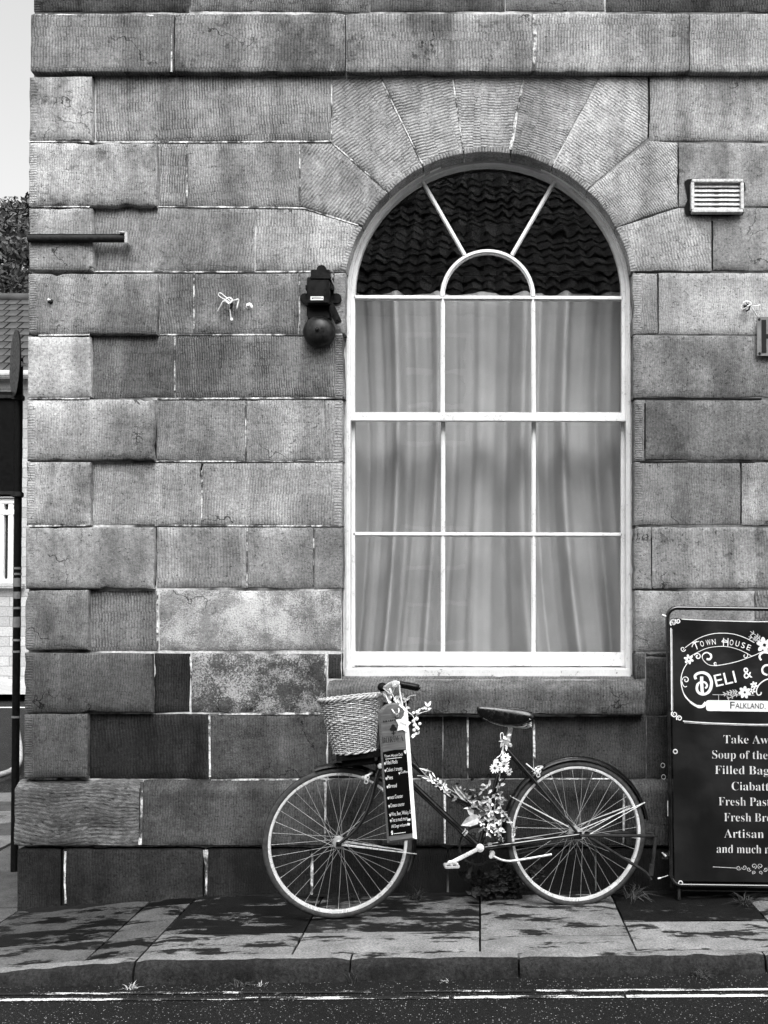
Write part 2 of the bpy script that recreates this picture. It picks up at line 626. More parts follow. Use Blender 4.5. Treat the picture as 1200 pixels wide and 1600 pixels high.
def wall_block_material(name, l, bw, bh):
    t = NT(name, .9)
    p = t.pos()
    x, y, z = t.sep(p)
    br = t.n('TexBrick')
    t.put(br.inputs['Vector'], t.comb(t.add(x, y), z, 0))
    br.inputs['Scale'].default_value = 1.0
    br.inputs['Brick Width'].default_value = bw
    br.inputs['Row Height'].default_value = bh
    br.inputs['Mortar Size'].default_value = .008
    br.inputs['Color1'].default_value = g(l); br.inputs['Color2'].default_value = g(l * .72); br.inputs['Mortar'].default_value = g(l * .5)
    f = t.noise(p, 30, 5, .7)
    t.color(t.mul(br.outputs['Color'], t.ramp(f, .3, .7, .7, 1.3, False)))
    t.bump(t.add(t.mul(br.outputs['Fac'], -1), t.mul(f, .6)), .7, .01)
    return t.m
M['far_stone'] = wall_block_material('far_stone_wall', .42, .46, .2)
M['side_stone'] = wall_block_material('side_wall_stone', .2, .8, .32)

# ================================================================== SETTING: heights of pavement and road
def zp(x):
    """pavement height: level along the wall, falling to the corner on the left"""
    z = .010 * x
    if x < -1.30:
        d = -1.30 - x
        z -= .075 * (d if d > .18 else d * d / .36 + 0.0) - (.0 if d <= .18 else .075 * .09)
    return max(z, zr(x) + .035)

def zr(x):
    x = max(-6.0, min(6.0, x))
    return -.076 + .018 * x

def sheet(name, x0, x1, y0, y1, zf, nx, ny, mat, off=0.0, kind='structure', parent=None, skew=0.0):
    mb = MB()
    vs, fs = [], []
    for j in range(ny + 1):
        for i in range(nx + 1):
            x, y = lerp(x0, x1, i / nx), lerp(y0, y1, j / ny)
            vs.append((x, y + skew * x, zf(x) + off))
    for j in range(ny):
        for i in range(nx):
            a = j * (nx + 1) + i
            fs.append((a, a + 1, a + nx + 2, a + nx + 1))
    mb.add(vs, fs)
    o = mb.build(name, mat, parent)
    if kind and parent is None:
        tag(o, kind=kind)
    return o

# a dense strip of road in view, and the wide ground around it
ROAD_Y0, ROAD_Y1 = -7.2, -.93
road = sheet('road', -60, 60, -90, 120, lambda x: zr(x), 120, 6, M['asphalt'])
tag(road, 'dark wet asphalt road along the pavement')

# double lines at the road edge, worn
for (ya, yb, wear, segs) in ((-1.105, -1.085, .06, [(-2.6, -.95), (-.95, -.42), (-.3, .2), (.22, 2.6)]),
                             (-1.168, -1.142, .0, [(-2.6, -.86), (-.85, -.12), (-.1, .55), (.56, 2.6)])):
    for k, (xa, xb) in enumerate(segs):
        o = sheet('road_line', xa, xb, ya, yb, lambda x: zr(x), 12, 1, M['line'], .004, None, road, -.031)
        o.color = (1, 1, 1, wear - .02 + (.0, .03, .06, .0)[k] + (.055 if xb < -.1 else 0))

# ------------------------------------------------------------------ kerb and flags
pave = sheet('pavement', -3.1, 3.6, -.90, .30, zp, 67, 2, M['soil'], -.035)
tag(pave, 'stone flagged pavement with dark wet patches below the house wall')

def slab(x0, x1, y0, y1, tone, wet, parent=None, name='flagstone', zf=zp, dz=0.0, gap=.0045, th=.06, mat=None, sd=0):
    nx = max(2, int((x1 - x0) / .06)); ny = max(2, int((y1 - y0) / .06))
    xs = [lerp(x0 + gap, x1 - gap, i / nx) for i in range(nx + 1)]
    ys = [lerp(y0 + gap, y1 - gap, i / ny) for i in range(ny + 1)]
    tilt = random.uniform(-.004, .004)
    mb = MB(); vs = []; fs = []
    for j, y in enumerate(ys):
        for i, x in enumerate(xs):
            e = 0.0
            jx = jy = 0.0
            if i in (0, nx): jx = .003 * noise.noise(Vector((x * 9, y * 22, sd))) ; e = .006
            if j in (0, ny): jy = .003 * noise.noise(Vector((x * 22, y * 9, sd + 4))); e = .008
            z = zf(x) + dz + tilt * (x - x0) - e + .0022 * noise.noise(Vector((x * 4, y * 4, sd)))
            vs.append((x + jx, y + jy, z))
    for j in range(ny):
        for i in range(nx):
            a = j * (nx + 1) + i
            fs.append((a, a + 1, a + nx + 2, a + nx + 1))
    # sides
    loop = [i for i in range(nx + 1)] + [j * (nx + 1) + nx for j in range(1, ny + 1)] + \
           [ny * (nx + 1) + i for i in range(nx - 1, -1, -1)] + [j * (nx + 1) for j in range(ny - 1, 0, -1)]
    base = len(vs)
    for k in loop:
        v = vs[k]; vs.append((v[0], v[1], v[2] - th))
    L = len(loop)
    for k in range(L):
        fs.append((loop[k], base + k, base + (k + 1) % L, loop[(k + 1) % L]))
    mb.add(vs, fs)
    o = mb.build(name, mat or M['flag'], parent, smooth=30)
    o.color = (tone * .48, wet + .04, 0, 1)
    return o

KB = -.865
FL = [(-1.41, -.779, -.578, KB, .30, .50), (-1.41, -.779, .03, -.578, .16, .60),
      (-.779, 0, -.578, KB, .36, .46), (-.779, 0, .03, -.578, .24, .56),
      (0, .65, -.656, KB, .34, .44), (0, .65, .03, -.656, .30, .49),
      (.65, 1.30, -.47, KB, .38, .48), (.65, 1.30, .03, -.47, .15, .63),
      (1.30, 2.1, -.6, KB, .34, .46), (1.30, 2.1, .03, -.6, .25, .5), (2.1, 2.9, -.6, KB, .3, .5), (2.1, 2.9, .03, -.6, .3, .5),
      (2.9, 3.6, .03, KB, .3, .5),
      (-1.64, -1.41, -.12, KB, .16, .50), (-1.64, -1.41, .03, -.12, .08, .62),
      (-2.30, -1.64, -.56, KB, .18, .50), (-2.30, -1.64, .03, -.56, .10, .52),
      (-3.1, -2.30, -.56, KB, .15, .50), (-3.1, -2.30, .03, -.56, .14, .46)]
for k, (x0, x1, y1, y0, tone, wet) in enumerate(FL):
    slab(x0, x1, y0, y1, tone, wet, pave, sd=k * 3.7)
# flags of the side pavement round the corner
k = 0
for (x0, x1, y0, y1, tn) in ((-2.95, -2.30, .034, .75, .13), (-3.6, -2.955, .034, 1.1, .11), (-3.0, -2.30, .754, 1.5, .16),
                             (-3.75, -3.004, 1.104, 1.62, .30), (-3.9, -3.0, 1.624, 2.0, .16), (-3.9, -3.0, 2.004, 2.45, .34), (-4.0, -3.0, 2.454, 2.8, .14), (-4.05, -3.0, 2.804, 3.2, .3)):
    slab(x0, x1, y0, y1, tn, .40, pave, zf=zp, dz=.01 if x0 < -3 else 0, sd=50 + k); k += 1

def kerb_stone(x0, x1, sd):
    nx = max(4, int((x1 - x0) / .035))
    prof = [(-.868, .000), (-.895, .002), (-.925, .000), (-.943, -.008), (-.955, -.022), (-.961, -.045), (-.964, -.075), (-.968, -.105), (-.97, -.20)]
    vs, fs = [], []
    n = len(prof)
    for i in range(nx + 1):
        x = lerp(x0 + .004, x1 - .004, i / nx)
        e = .010 if i in (0, nx) else 0
        for j, (y, z) in enumerate(prof):
            d = .011 * noise.noise(Vector((x * 9, j * .6, sd))) + .005 * noise.noise(Vector((x * 25, j * 1.7, sd)))
            if noise.noise(Vector((x * 5, sd, 1))) > .35 and 2 < j < 6: d += .008
            drop = 1.0 if x > -1.4 else max(.45, 1 + (x + 1.4) * .6)
            vs.append((x, y + d * (1 if j > 2 else .3) + (e if j > 2 else 0), zp(x) + z * (drop if j < 8 else 1) - e * .6 + d * .5 * (j < 5)))
    for i in range(nx):
        for j in range(n - 1):
            a = i * n + j
            fs.append((a, a + 1, a + n + 1, a + n))
    fs.append(tuple(range(n))); fs.append(tuple(range(nx * n + n - 1, nx * n - 1, -1)))
    mb = MB(); mb.add(vs, fs)
    mb.mi = [1 if (k < nx * (n - 1) and k % (n - 1) < 2) else 0 for k in range(len(fs))]     # worn, dry top
    o = mb.build('kerb_stone', [M['kerb'], M['flag']], pave, smooth=50)
    o.color = (.16, .47, 0, 1)
    return o
for k, (a, b) in enumerate(((-3.1, -2.25), (-2.25, -1.405), (-1.405, -.527), (-.527, .158), (.158, 1.16), (1.16, 2.1), (2.1, 3.0))):
    kerb_stone(a, b, k * 5.1)

# ================================================================== THE HOUSE
house = empty('stone_house', (0, 0, 0))
tag(house, 'tooled sandstone building with raised corner blocks and an arched window', 'building')

def alb(l):
    return max(.009, (l ** 2.2) * 1.5)

def offset_poly(pts, d):
    """inset a counter-clockwise polygon by d (mitred)"""
    n = len(pts); out = []
    for i in range(n):
        p0, p1, p2 = Vector(pts[i - 1]), Vector(pts[i]), Vector(pts[(i + 1) % n])
        e1, e2 = (p1 - p0), (p2 - p1)
        if e1.length < 1e-7 or e2.length < 1e-7:
            out.append(p1); continue
        e1.normalize(); e2.normalize()
        n1, n2 = Vector((-e1.y, e1.x)), Vector((-e2.y, e2.x))
        m = n1 + n2
        if m.length < 1e-4:
            m = n1
        m.normalize()
        out.append(p1 + m * (d / max(.35, m.dot(n1))))
    return out

def area(pts):
    return .5 * sum(pts[i - 1][0] * pts[i][1] - pts[i][0] * pts[i - 1][1] for i in range(len(pts)))

def inside(pt, poly):
    x, y = pt; c = False
    for i in range(len(poly)):
        a, b = poly[i - 1], poly[i]
        if (a[1] > y) != (b[1] > y) and x < (b[0] - a[0]) * (y - a[1]) / (b[1] - a[1]) + a[0]:
            c = not c
    return c

STONE_N = [0]
ARC_C, ARC_R = (763.5, 462.0), 224.5

def stone(poly, proud=0.0, l=.5, tool=1.0, pale=0.0, dark=.35, rot=0.0, margin=None, gap=.0055, back=.16, chip=1.0,
          parent=None, name='stone', pillow=.001, mat=None, world_pts=False):
    STONE_N[0] += 1
    sd = STONE_N[0] * 3.17
    if world_pts:
        pts = [Vector((p[0], p[1])) for p in poly]
    else:
        pts = []
        for p in poly:
            q = P(p[0], p[1], -proud)
            pts.append(Vector((q.x, q.z)))
    if area(pts) < 0:
        pts.reverse()
    pts = offset_poly(pts, gap / 2)
    dense = []
    for i in range(len(pts)):
        a, b = pts[i], pts[(i + 1) % len(pts)]
        k = max(1, int((b - a).length / .024))
        for j in range(k):
            dense.append(a.lerp(b, j / k))
    nrm = [o - p for o, p in zip(offset_poly(dense, .001), dense)]
    ring = []
    for p, m in zip(dense, nrm):
        m = m.normalized() if m.length > 0 else m
        j = .0028 * noise.noise(Vector((p.x * 9, p.y * 9, sd + 2))) + .0016 * noise.noise(Vector((p.x * 28, p.y * 28, sd))) + .0012 * noise.noise(Vector((p.x * 70, p.y * 70, sd)))
        c = noise.noise(Vector((p.x * 11, p.y * 11, sd + 9)))
        if c > .38:
            j += (c - .38) * .018 * chip
        ring.append(p + m * j)
    bv = .0075 if proud > .01 else .0042
    inner = offset_poly(ring, bv)
    cx = sum(p.x for p in ring) / len(ring); cz = sum(p.y for p in ring) / len(ring)
    ins = list(inner)
    xs = [p.x for p in inner]; zs = [p.y for p in inner]
    stp = .04
    x = min(xs) + stp
    while x < max(xs):
        z = min(zs) + stp
        while z < max(zs):
            q = Vector((x + random.uniform(-.006, .006), z + random.uniform(-.006, .006)))
            if inside(q, inner) and min((q - w).length_squared for w in inner) > .018 ** 2:
                ins.append(q)
            z += stp
        x += stp
    n = len(inner)
    cv, ce, cf, ov, oe, of = delaunay_2d_cdt(ins, [(i, (i + 1) % n) for i in range(n)], [], 1, 1e-6)
    idx = {}
    for k, lst in enumerate(ov):
        for o_ in lst:
            idx[o_] = k
    verts = []
    for q in cv:
        e = min(abs(q.x - min(xs)), abs(q.x - max(xs)), abs(q.y - min(zs)), abs(q.y - max(zs)))
        rel = (.0035 if proud > .01 else .0022) * noise.noise(Vector((q.x * 5, q.y * 5, sd))) + .0016 * noise.noise(Vector((q.x * 17, q.y * 17, sd))) + pillow * sstep(0, .08, e)
        verts.append((q.x, -proud - rel, q.y))
    faces = [tuple(f) for f in cf]
    b0 = len(verts)
    for q in ring:
        verts.append((q.x, -proud + (.0065 if proud > .01 else .003), q.y))
    b1 = len(verts)
    for q in ring:
        verts.append((q.x, back, q.y))
    for i in range(n):
        j = (i + 1) % n
        if i in idx and j in idx:
            faces.append((b0 + i, b0 + j, idx[j], idx[i]))
        faces.append((b1 + i, b1 + j, b0 + j, b0 + i))
    me = bpy.data.meshes.new(name)
    me.from_pydata(verts, [], faces)
    me.materials.append(mat or M['stone'])
    uvl = me.uv_layers.new(name='UVMap'); mgl = me.uv_layers.new(name='margin')
    ca, sa = math.cos(rot), math.sin(rot)
    ac = P(ARC_C[0], ARC_C[1], -proud)
    def marg(x, z):
        if margin is None:
            return (0, 1)
        if margin == 'L': return (z, x - min(xs))
        if margin == 'R': return (z, max(xs) - x)
        if margin == 'arc':
            dx, dz = x - ac.x, z - ac.z
            rr = math.hypot(dx, dz)
            if dz < 0:
                return (dz, abs(dx) - ARC_R / 310)
            return (math.atan2(dz, dx) * ARC_R / 310, rr - ARC_R / 310)
    for lp in me.loops:
        v = verts[lp.vertex_index]
        dx, dz = v[0] - cx, v[2] - cz
        ex = (v[1] + proud - .0065) if v[1] > -proud + .01 else 0
        uvl.data[lp.index].uv = (dx * ca + dz * sa + ex, -dx * sa + dz * ca)
        mgl.data[lp.index].uv = marg(v[0], v[2]) if ex == 0 else (0, 1)
    me.polygons.foreach_set('use_smooth', [True] * len(me.polygons))
    me.set_sharp_from_angle(angle=R(50))
    me.update()
    o = link(name, me, parent or house)
    o.color = (alb(l), tool, pale, dark)
    return o

def rect(x0, x1, y0, y1):
    return [(x0, y1), (x1, y1), (x1, y0), (x0, y0)]

Q = .033     # how far the corner blocks stand proud
ROWS = [
 ((-295, -192), [(52, 330, 0, .42), (330, 620, 0, .45), (620, 900, 0, .4), (900, 1230, 0, .45), (1230, 1560, 0, .42)]),
 ((-190, -87), [(52, 240, 0, .4), (240, 520, 0, .42), (520, 860, 0, .42), (860, 1120, 0, .4), (1120, 1560, 0, .45)]),
 ((-85, 19), [(52, 297, 0, .24, 1, 0, .9), (297, 578, 0, .36, 1, 0, .6), (578, 789, 0, .28, 1, 0, .6), (789, 946, 0, .34, 1, 0, .5), (946, 1210, 0, .27, 1, 0, .6), (1210, 1560, 0, .3)]),
 ((118, 221), [(45, 144, Q, .47, .5, .12, .9), (147, 517, 0, .47, 1.1, .1, .5), (1014, 1250, 0, .50, .8, .1, .4), (1250, 1560, 0, .48)]),
 ((222, 323), [(44, 246, Q, .48, .8, .1, .8), (246, 292, 0, .47), (292, 468, 0, .44, .8), (1060, 1330, 0, .42, .35, 0, .6), (1330, 1560, 0, .45)]),
 ((324, 424), [(44, 145, Q, .46, .6, .12, .6), (145, 398, 0, .46, .9, .05, .4), (1113, 1380, 0, .42, .2, .05, .4), (1380, 1560, 0, .45)]),
 ((426, 523), [(43, 246, Q, .42, .7, .08, .6), (246, 303, 0, .42), (303, 468, 0, .38, .7), (468, 541, 0, .39, .7, 0, .3, 'R'), (988, 1028, 0, .45, .5, 0, .2, 'L'), (1028, 1300, 0, .47, .4, .12, .3), (1300, 1560, 0, .45)]),
 ((524, 622), [(42, 142, Q, .47, .5, .08, .4), (142, 273, 0, .35, .9), (273, 537, 0, .39, 1, 0, .3, 'R'), (989, 1230, 0, .38, .35, 0, .5, 'L'), (1230, 1560, 0, .42)]),
 ((624, 720), [(41, 242, Q, .48, .6, .12, .7), (242, 384, 0, .43, .6), (384, 507, 0, .46, .8, .05), (507, 536, 0, .42, .6, 0, .3, 'R'), (990, 1008, 0, .40, .7, 0, .2, 'L'), (1008, 1330, 0, .35, .3, 0, .6), (1330, 1560, 0, .4)]),
 ((722, 821), [(40, 142, Q, .46, .4, .1, .7), (142, 316, 0, .50, .8, .1), (316, 535, 0, .49, .8, .05, .3, 'R'), (990, 1158, 0, .40, .5, 0, .3, 'L'), (1158, 1400, 0, .43, .4), (1400, 1560, 0, .42)]),
 ((823, 920), [(39, 242, Q, .44, .5, .08, .6), (242, 386, 0, .43, .6, .08), (386, 490, 0, .40, .5, .1, .6), (490, 535, 0, .40, .6, 0, .3, 'R'), (990, 1018, 0, .38, .8, 0, .3, 'L'), (1018, 1330, 0, .41, .4, 0, .8), (1330, 1560, 0, .4)]),
 ((922, 1018), [(38, 138, Q, .37, .5, .06, .6), (138, 246, 0, .36, 1), (246, 534, 0, .36, .4, .9, .3), (991, 1180, 0, .34, .5, .3, .4, 'L'), (1180, 1450, 0, .35)]),
 ((1020, 1114), [(37, 238, Q, .29, .7, .05, .5), (238, 298, 0, .16, .9), (298, 511, 0, .22, .6, .75, .4)]),
 ((1115, 1217), [(36, 137, Q, .28, .6, .06, .5), (137, 327, 0, .15, .6, .0, .6), (327, 512, 0, .23, .5, .1, .4)]),
]
MORE = [(512, 534, 1021, 1061, 0, .2), (1009, 1250, 1028, 1118, 0, .22), (1250, 1560, 1020, 1118, 0, .25),
        (991, 1009, 1020, 1061, 0, .26), (1009, 1250, 1020, 1027, 0, .2),
        (512, 692, 1119, 1217, 0, .19), (692, 731, 1119, 1217, 0, .21), (731, 834, 1119, 1217, 0, .18), (834, 1010, 1119, 1217, 0, .21), (1010, 1230, 1119, 1217, 0, .18), (1230, 1560, 1119, 1217, 0, .2)]
for (y0, y1), lst in ROWS:
    for s in lst:
        s = tuple(s) + (1, 0.0, .35, None)[len(s) - 4:]
        x0, x1, pr, l, tool, pale, dark, mg = s
        corner = x0 < 60
        if 130 < x0 < 150 or x0 in (238, 242, 246):
            x0 += 2.2                         # open joint beside the raised corner block
        j = random.uniform(-1, 1)
        rv = lambda: random.uniform(-1.3, 1.3)
        poly = [(x0, y1 + rv()), (x1 + rv() * (x1 < 1500), y1 + rv()), (x1 + rv() * .6, y0 + rv()), (x0, y0 + rv())]
        tool *= random.choice((.35, .8, 1, 1, 1.2))
        stone(poly, pr, l * random.uniform(.94, 1.06), tool, pale, dark, rot=R(random.uniform(-4, 4)), margin='L' if corner else mg, back=.34 if corner else .16, pillow=.005 if pr else .001,
              chip=3.0 if pr else 1.3)
for (x0, x1, y0, y1, pr, l) in MORE:
    stone(rect(x0, x1, y0, y1), pr, l, .6, 0, .5)

# the arch: voussoirs
def arc_pts(p_from, p_to, n=7):
    a0 = math.atan2(ARC_C[1] - p_from[1], p_from[0] - ARC_C[0])
    a1 = math.atan2(ARC_C[1] - p_to[1], p_to[0] - ARC_C[0])
    return [(ARC_C[0] + ARC_R * math.cos(lerp(a0, a1, i / n)), ARC_C[1] - ARC_R * math.sin(lerp(a0, a1, i / n))) for i in range(n + 1)]
J = [((562, 352), (475, 324)), ((603, 297), (519, 223)), ((660, 258), (594, 120)), ((724, 237), (707, 120)),
     ((798, 236), (818, 120)), ((865, 255), (937, 119)), ((922, 292), (1013, 216)), ((968, 352), (1060, 323))]
VOU = [  # first joint, second joint, outer corners from second joint back to the first, tone, dark
 (0, 1, [(519, 223), (468, 223), (468, 323), (475, 324)], .46, .5),
 (1, 2, [(594, 120), (518, 119), (518, 222)], .47, .3),
 (2, 3, [(707, 119), (594, 119)], .50, .3),
 (3, 4, [(818, 119), (707, 119)], .49, .2),
 (4, 5, [(937, 119), (818, 119)], .47, .4),
 (5, 6, [(1013, 216), (1013, 119), (937, 119)], .50, .3),
 (6, 7, [(1060, 323), (1060, 222), (1014, 219)], .49, .3)]
for a, b, outer, l, dk in VOU:
    pa, pb = J[a][0], J[b][0]
    arc = arc_pts(pa, pb)
    mid = arc[len(arc) // 2]
    ang = math.atan2(ARC_C[1] - mid[1], mid[0] - ARC_C[0])          # radial direction
    # grooves lie across the radius
    stone(arc + outer, 0, l, .95, .06, dk, rot=ang, margin='arc', back=.16)
# springers each side
sl = arc_pts((541, 424), (562, 352), 4)
stone([(398, 424), (541, 424)] + sl[1:] + [(475, 326), (398, 325)], 0, .48, .9, .06, .3, margin='arc')
sr = arc_pts((968, 352), (986, 424), 4)
stone([(1113, 324), (1060, 324)] + sr + [(1113, 424)], 0, .48, .8, .06, .5, rot=R(12), margin='arc')

# profiled courses (string course, chamfered plinth, window sill)
def profile_stone(px0, px1, prof, ref, l, tool=.9, pale=.05, dark=.5, gap=.006, name='stone', jit=.0022, parent=None, swap=False):
    """prof: (y, z) from the back of the top round the front to the back of the bottom; px0..px1 measured at plane y=ref"""
    STONE_N[0] += 1
    sd = STONE_N[0] * 2.3
    X0, X1 = P(px0, 700, ref).x + gap / 2, P(px1, 700, ref).x - gap / 2
    pr = []
    for i in range(len(prof) - 1):
        a, b = Vector(prof[i]), Vector(prof[i + 1])
        k = max(1, int((b - a).length / .028))
        for j in range(k):
            pr.append(a.lerp(b, j / k))
    pr.append(Vector(prof[-1]))
    cl = [0.0]
    for i in range(1, len(pr)):
        cl.append(cl[-1] + (pr[i] - pr[i - 1]).length)
    nx = max(3, int((X1 - X0) / .03))
    n = len(pr)
    vs, fs = [], []
    cy = sum(p.x for p in pr) / n; cz = sum(p.y for p in pr) / n
    for i in range(nx + 1):
        x = lerp(X0, X1, i / nx)
        for k, p in enumerate(pr):
            d = jit * noise.noise(Vector((x * 6, p.x * 12 + p.y * 12, sd))) + jit * .8 * noise.noise(Vector((x * 24, k * .9, sd + 3)))
            if noise.noise(Vector((x * 9, k * .4, sd + 8))) > .45: d -= .004
            if i in (0, nx): d -= .004
            ty, tz = p.x - cy, p.y - cz
            ln = math.hypot(ty, tz) or 1
            xe = x + (.002 * noise.noise(Vector((k * .8, i, sd))) if i in (0, nx) else 0)
            vs.append((xe, p.x + d * ty / ln, p.y + d * tz / ln))
    for i in range(nx):
        for k in range(n - 1):
            a = i * n + k
            fs.append((a, a + 1, a + n + 1, a + n))
    fs.append(tuple(range(n - 1, -1, -1))); fs.append(tuple(nx * n + k for k in range(n)))
    me = bpy.data.meshes.new(name)
    me.from_pydata(vs, [], fs)
    bm = bmesh.new(); bm.from_mesh(me); bmesh.ops.recalc_face_normals(bm, faces=bm.faces); bm.to_mesh(me); bm.free()
    me.materials.append(M['stone'])
    uvl = me.uv_layers.new(name='UVMap'); mgl = me.uv_layers.new(name='margin')
    for lp in me.loops:
        i, k = divmod(lp.vertex_index, n)
        uvl.data[lp.index].uv = (vs[lp.vertex_index][0] - X0, -cl[k]) if not swap else (-cl[k] * .8 + .02 * noise.noise(Vector((vs[lp.vertex_index][0] * 5, cl[k] * 6, 1))), (vs[lp.vertex_index][0] - X0) * .25)
        mgl.data[lp.index].uv = (0, 1)
    me.polygons.foreach_set('use_smooth', [True] * len(me.polygons))
    me.set_sharp_from_angle(angle=R(45))
    o = link(name, me, parent or house)
    o.color = (alb(l), tool, pale, dark)
    return o

zt, zb = P(600, 21, -.04).z, P(600, 112, -.04).z
for a, b, l, dk in ((41, 268, .38, .9), (268, 538, .40, .8), (538, 834, .42, .9), (834, 1080, .46, .5), (1080, 1330, .48, .3), (1330, 1570, .45, .4)):
    profile_stone(a, b, [(.1, zt + .012), (-.02, zt + .008), (-.036, zt), (-.04, zt - .008), (-.04, zb + .005), (-.036, zb), (.1, zb)], -.04, l, 1, .08, dk)
zt, zc, zb = P(600, 1218, 0).z, P(600, 1231, -.05).z, P(600, 1322, -.05).z
for a, b, l, dk, pl in ((27, 222, .27, .6, .35), (222, 509, .22, .5, .08), (509, 695, .19, .5, .05), (695, 975, .18, .5, .05), (975, 1230, .20, .5, .05), (1230, 1570, .18, .5, 0)):
    profile_stone(a, b, [(.1, zt), (.004, zt), (-.046, zc), (-.052, zc - .012), (-.052, zb + .006), (-.046, zb), (.1, zb)], -.052, l,   .7 if a > 30 else .6, pl if a > 30 else .25, dk, swap=a < 30)
zt = P(600, 1326, -.035).z
for a, b, l in ((32, 102, .15), (102, 322, .17), (322, 488, .14), (488, 700, .12), (700, 930, .11), (930, 1160, .11), (1160, 1570, .11)):
    profile_stone(a, b, [(.1, zt), (-.03, zt), (-.036, zt - .008), (-.036, -.30), (.1, -.30)], -.036, l, .5, 0, .5, gap=.012)
# stone window sill
z0, z1, z2 = P(700, 1058, .02).z, P(700, 1073, -.055).z, P(700, 1117, -.055).z
sill = profile_stone(512, 1007, [(.2, z0 + .02), (.03, z0), (-.045, z1 + .004), (-.055, z1 - .004), (-.06, z1 - .02), (-.058, z2 + .008), (-.05, z2), (.1, z2)], -.055, .29, .7, .05, .3, jit=.003, name='window_sill')

# mortar bed behind the joints, with the window opening left free
def opening(y, grow=0.0, arc_n=28, bottom=1062):
    """outline (x, z) of the window opening from bottom left up round the arch to bottom right"""
    r = ARC_R + grow
    pts = [(ARC_C[0] - r, bottom), (ARC_C[0] - r, 900), (ARC_C[0] - r, 640)]
    for i in range(arc_n + 1):
        a = PI - PI * i / arc_n
        pts.append((ARC_C[0] + r * math.cos(a), ARC_C[1] - r * math.sin(a)))
    pts += [(ARC_C[0] + r, 640), (ARC_C[0] + r, 900), (ARC_C[0] + r, bottom)]
    out = []
    for p in pts:
        q = P(p[0], p[1], y); out.append((q.x, q.z))
    return out
mb = MB()
op = opening(.006, 5)
bl, br, tl, tr = P(44, 1420, 0), P(1560, 1420, 0), P(52, -290, 0), P(1560, -290, 0)
XL, XR, ZB, ZT = P(46, 800, 0).x, P(1560, 800, 0).x, -.35, P(600, -294, 0).z
cx_, cz_ = P(763, 640, 0).x, P(763, 640, 0).z
outer = []
for (x, z) in op:
    dx, dz = x - cx_, z - cz_
    tx = ((XR - cx_) / dx if dx > 0 else (XL - cx_) / dx) if abs(dx) > 1e-6 else 1e9
    tz = ((ZT - cz_) / dz if dz > 0 else (ZB - cz_) / dz) if abs(dz) > 1e-6 else 1e9
    t_ = min(tx, tz)
    outer.append((cx_ + dx * t_, cz_ + dz * t_))
op2 = list(op); ou2 = list(outer)
n = len(op2)
vs = [(x, .0045, z) for x, z in ou2] + [(x, .0045, z) for x, z in op2]
fs = [(i, i + 1, n + i + 1, n + i) for i in range(n - 1)]
# corners and the part below the opening
c0 = len(vs)
vs += [(XL, .0045, ZT), (XR, .0045, ZT), (XL, .0045, ZB), (XR, .0045, ZB)]
def corner_fill(k, test):
    for i in range(n - 1):
        if test(ou2[i], ou2[i + 1]):
            fs.append((i, k, i + 1))
corner_fill(c0, lambda a, b: abs(a[0] - XL) < 1e-4 and abs(b[1] - ZT) < 1e-4)
corner_fill(c0 + 1, lambda a, b: abs(a[1] - ZT) < 1e-4 and abs(b[0] - XR) < 1e-4)
fs.append((0, n, 2 * n - 1, n - 1))
fs.append((0, n - 1, c0 + 3, c0 + 2))
mb.add(vs, fs)
mb.build('mortar', M['mortar'], house)

# the building's body behind the face
mb = MB()
x0, x1, y0, y1 = P(52, 800, 0).x, XR, .01, 7.0
vs = [(x0, y0, ZB), (x0, y1, ZB), (x1, y1, ZB), (x1, y0, ZB), (x0, y0, ZT), (x0, y1, ZT), (x1, y1, ZT), (x1, y0, ZT)]
mb.add(vs, [(0, 1, 5, 4), (1, 2, 6, 5), (2, 3, 7, 6), (4, 5, 6, 7), (0, 3, 2, 1)])
mb.build('rear_wall', M['side_stone'], house)

# wide white pointing in the open joints
def pointing(pts, w, proud=0.0, name='pointing', mat='pointing', sink=.003):
    """pts: pixel polyline down a joint, w: widths in pixels"""
    mb = MB(); vs, fs = [], []
    dp = []
    for i in range(len(pts) - 1):
        for k in range(6):
            t_ = k / 6
            dp.append((lerp(pts[i][0], pts[i + 1][0], t_), lerp(pts[i][1], pts[i + 1][1], t_), lerp(w[i], w[i + 1], t_)))
    dp.append((pts[-1][0], pts[-1][1], w[-1]))
    for i, (x, y, ww) in enumerate(dp):
        a = dp[max(i - 1, 0)]; b = dp[min(i + 1, len(dp) - 1)]
        tx, ty = b[0] - a[0], b[1] - a[1]
        ln = math.hypot(tx, ty) or 1
        nx_, ny_ = -ty / ln, tx / ln
        h1 = ww * .5 * (1 + .5 * noise.noise(Vector((x * .21, y * .21, 3)))); h2 = ww * .5 * (1 + .5 * noise.noise(Vector((x * .21, y * .21, 8))))
        for s_, hh, yy in ((1, h1, .010), (.55, h1, -sink), (-.55, h2, -sink), (-1, h2, .010)):
            q = P(x + nx_ * hh * s_, y + ny_ * hh * s_, -proud + yy)
            vs.append(q)
    for i in range(len(dp) - 1):
        for k in range(3):
            a = i * 4 + k
            fs.append((a, a + 1, a + 5, a + 4))
    mb.add(vs, fs)
    return mb.build(name, M[mat], house, smooth=60)
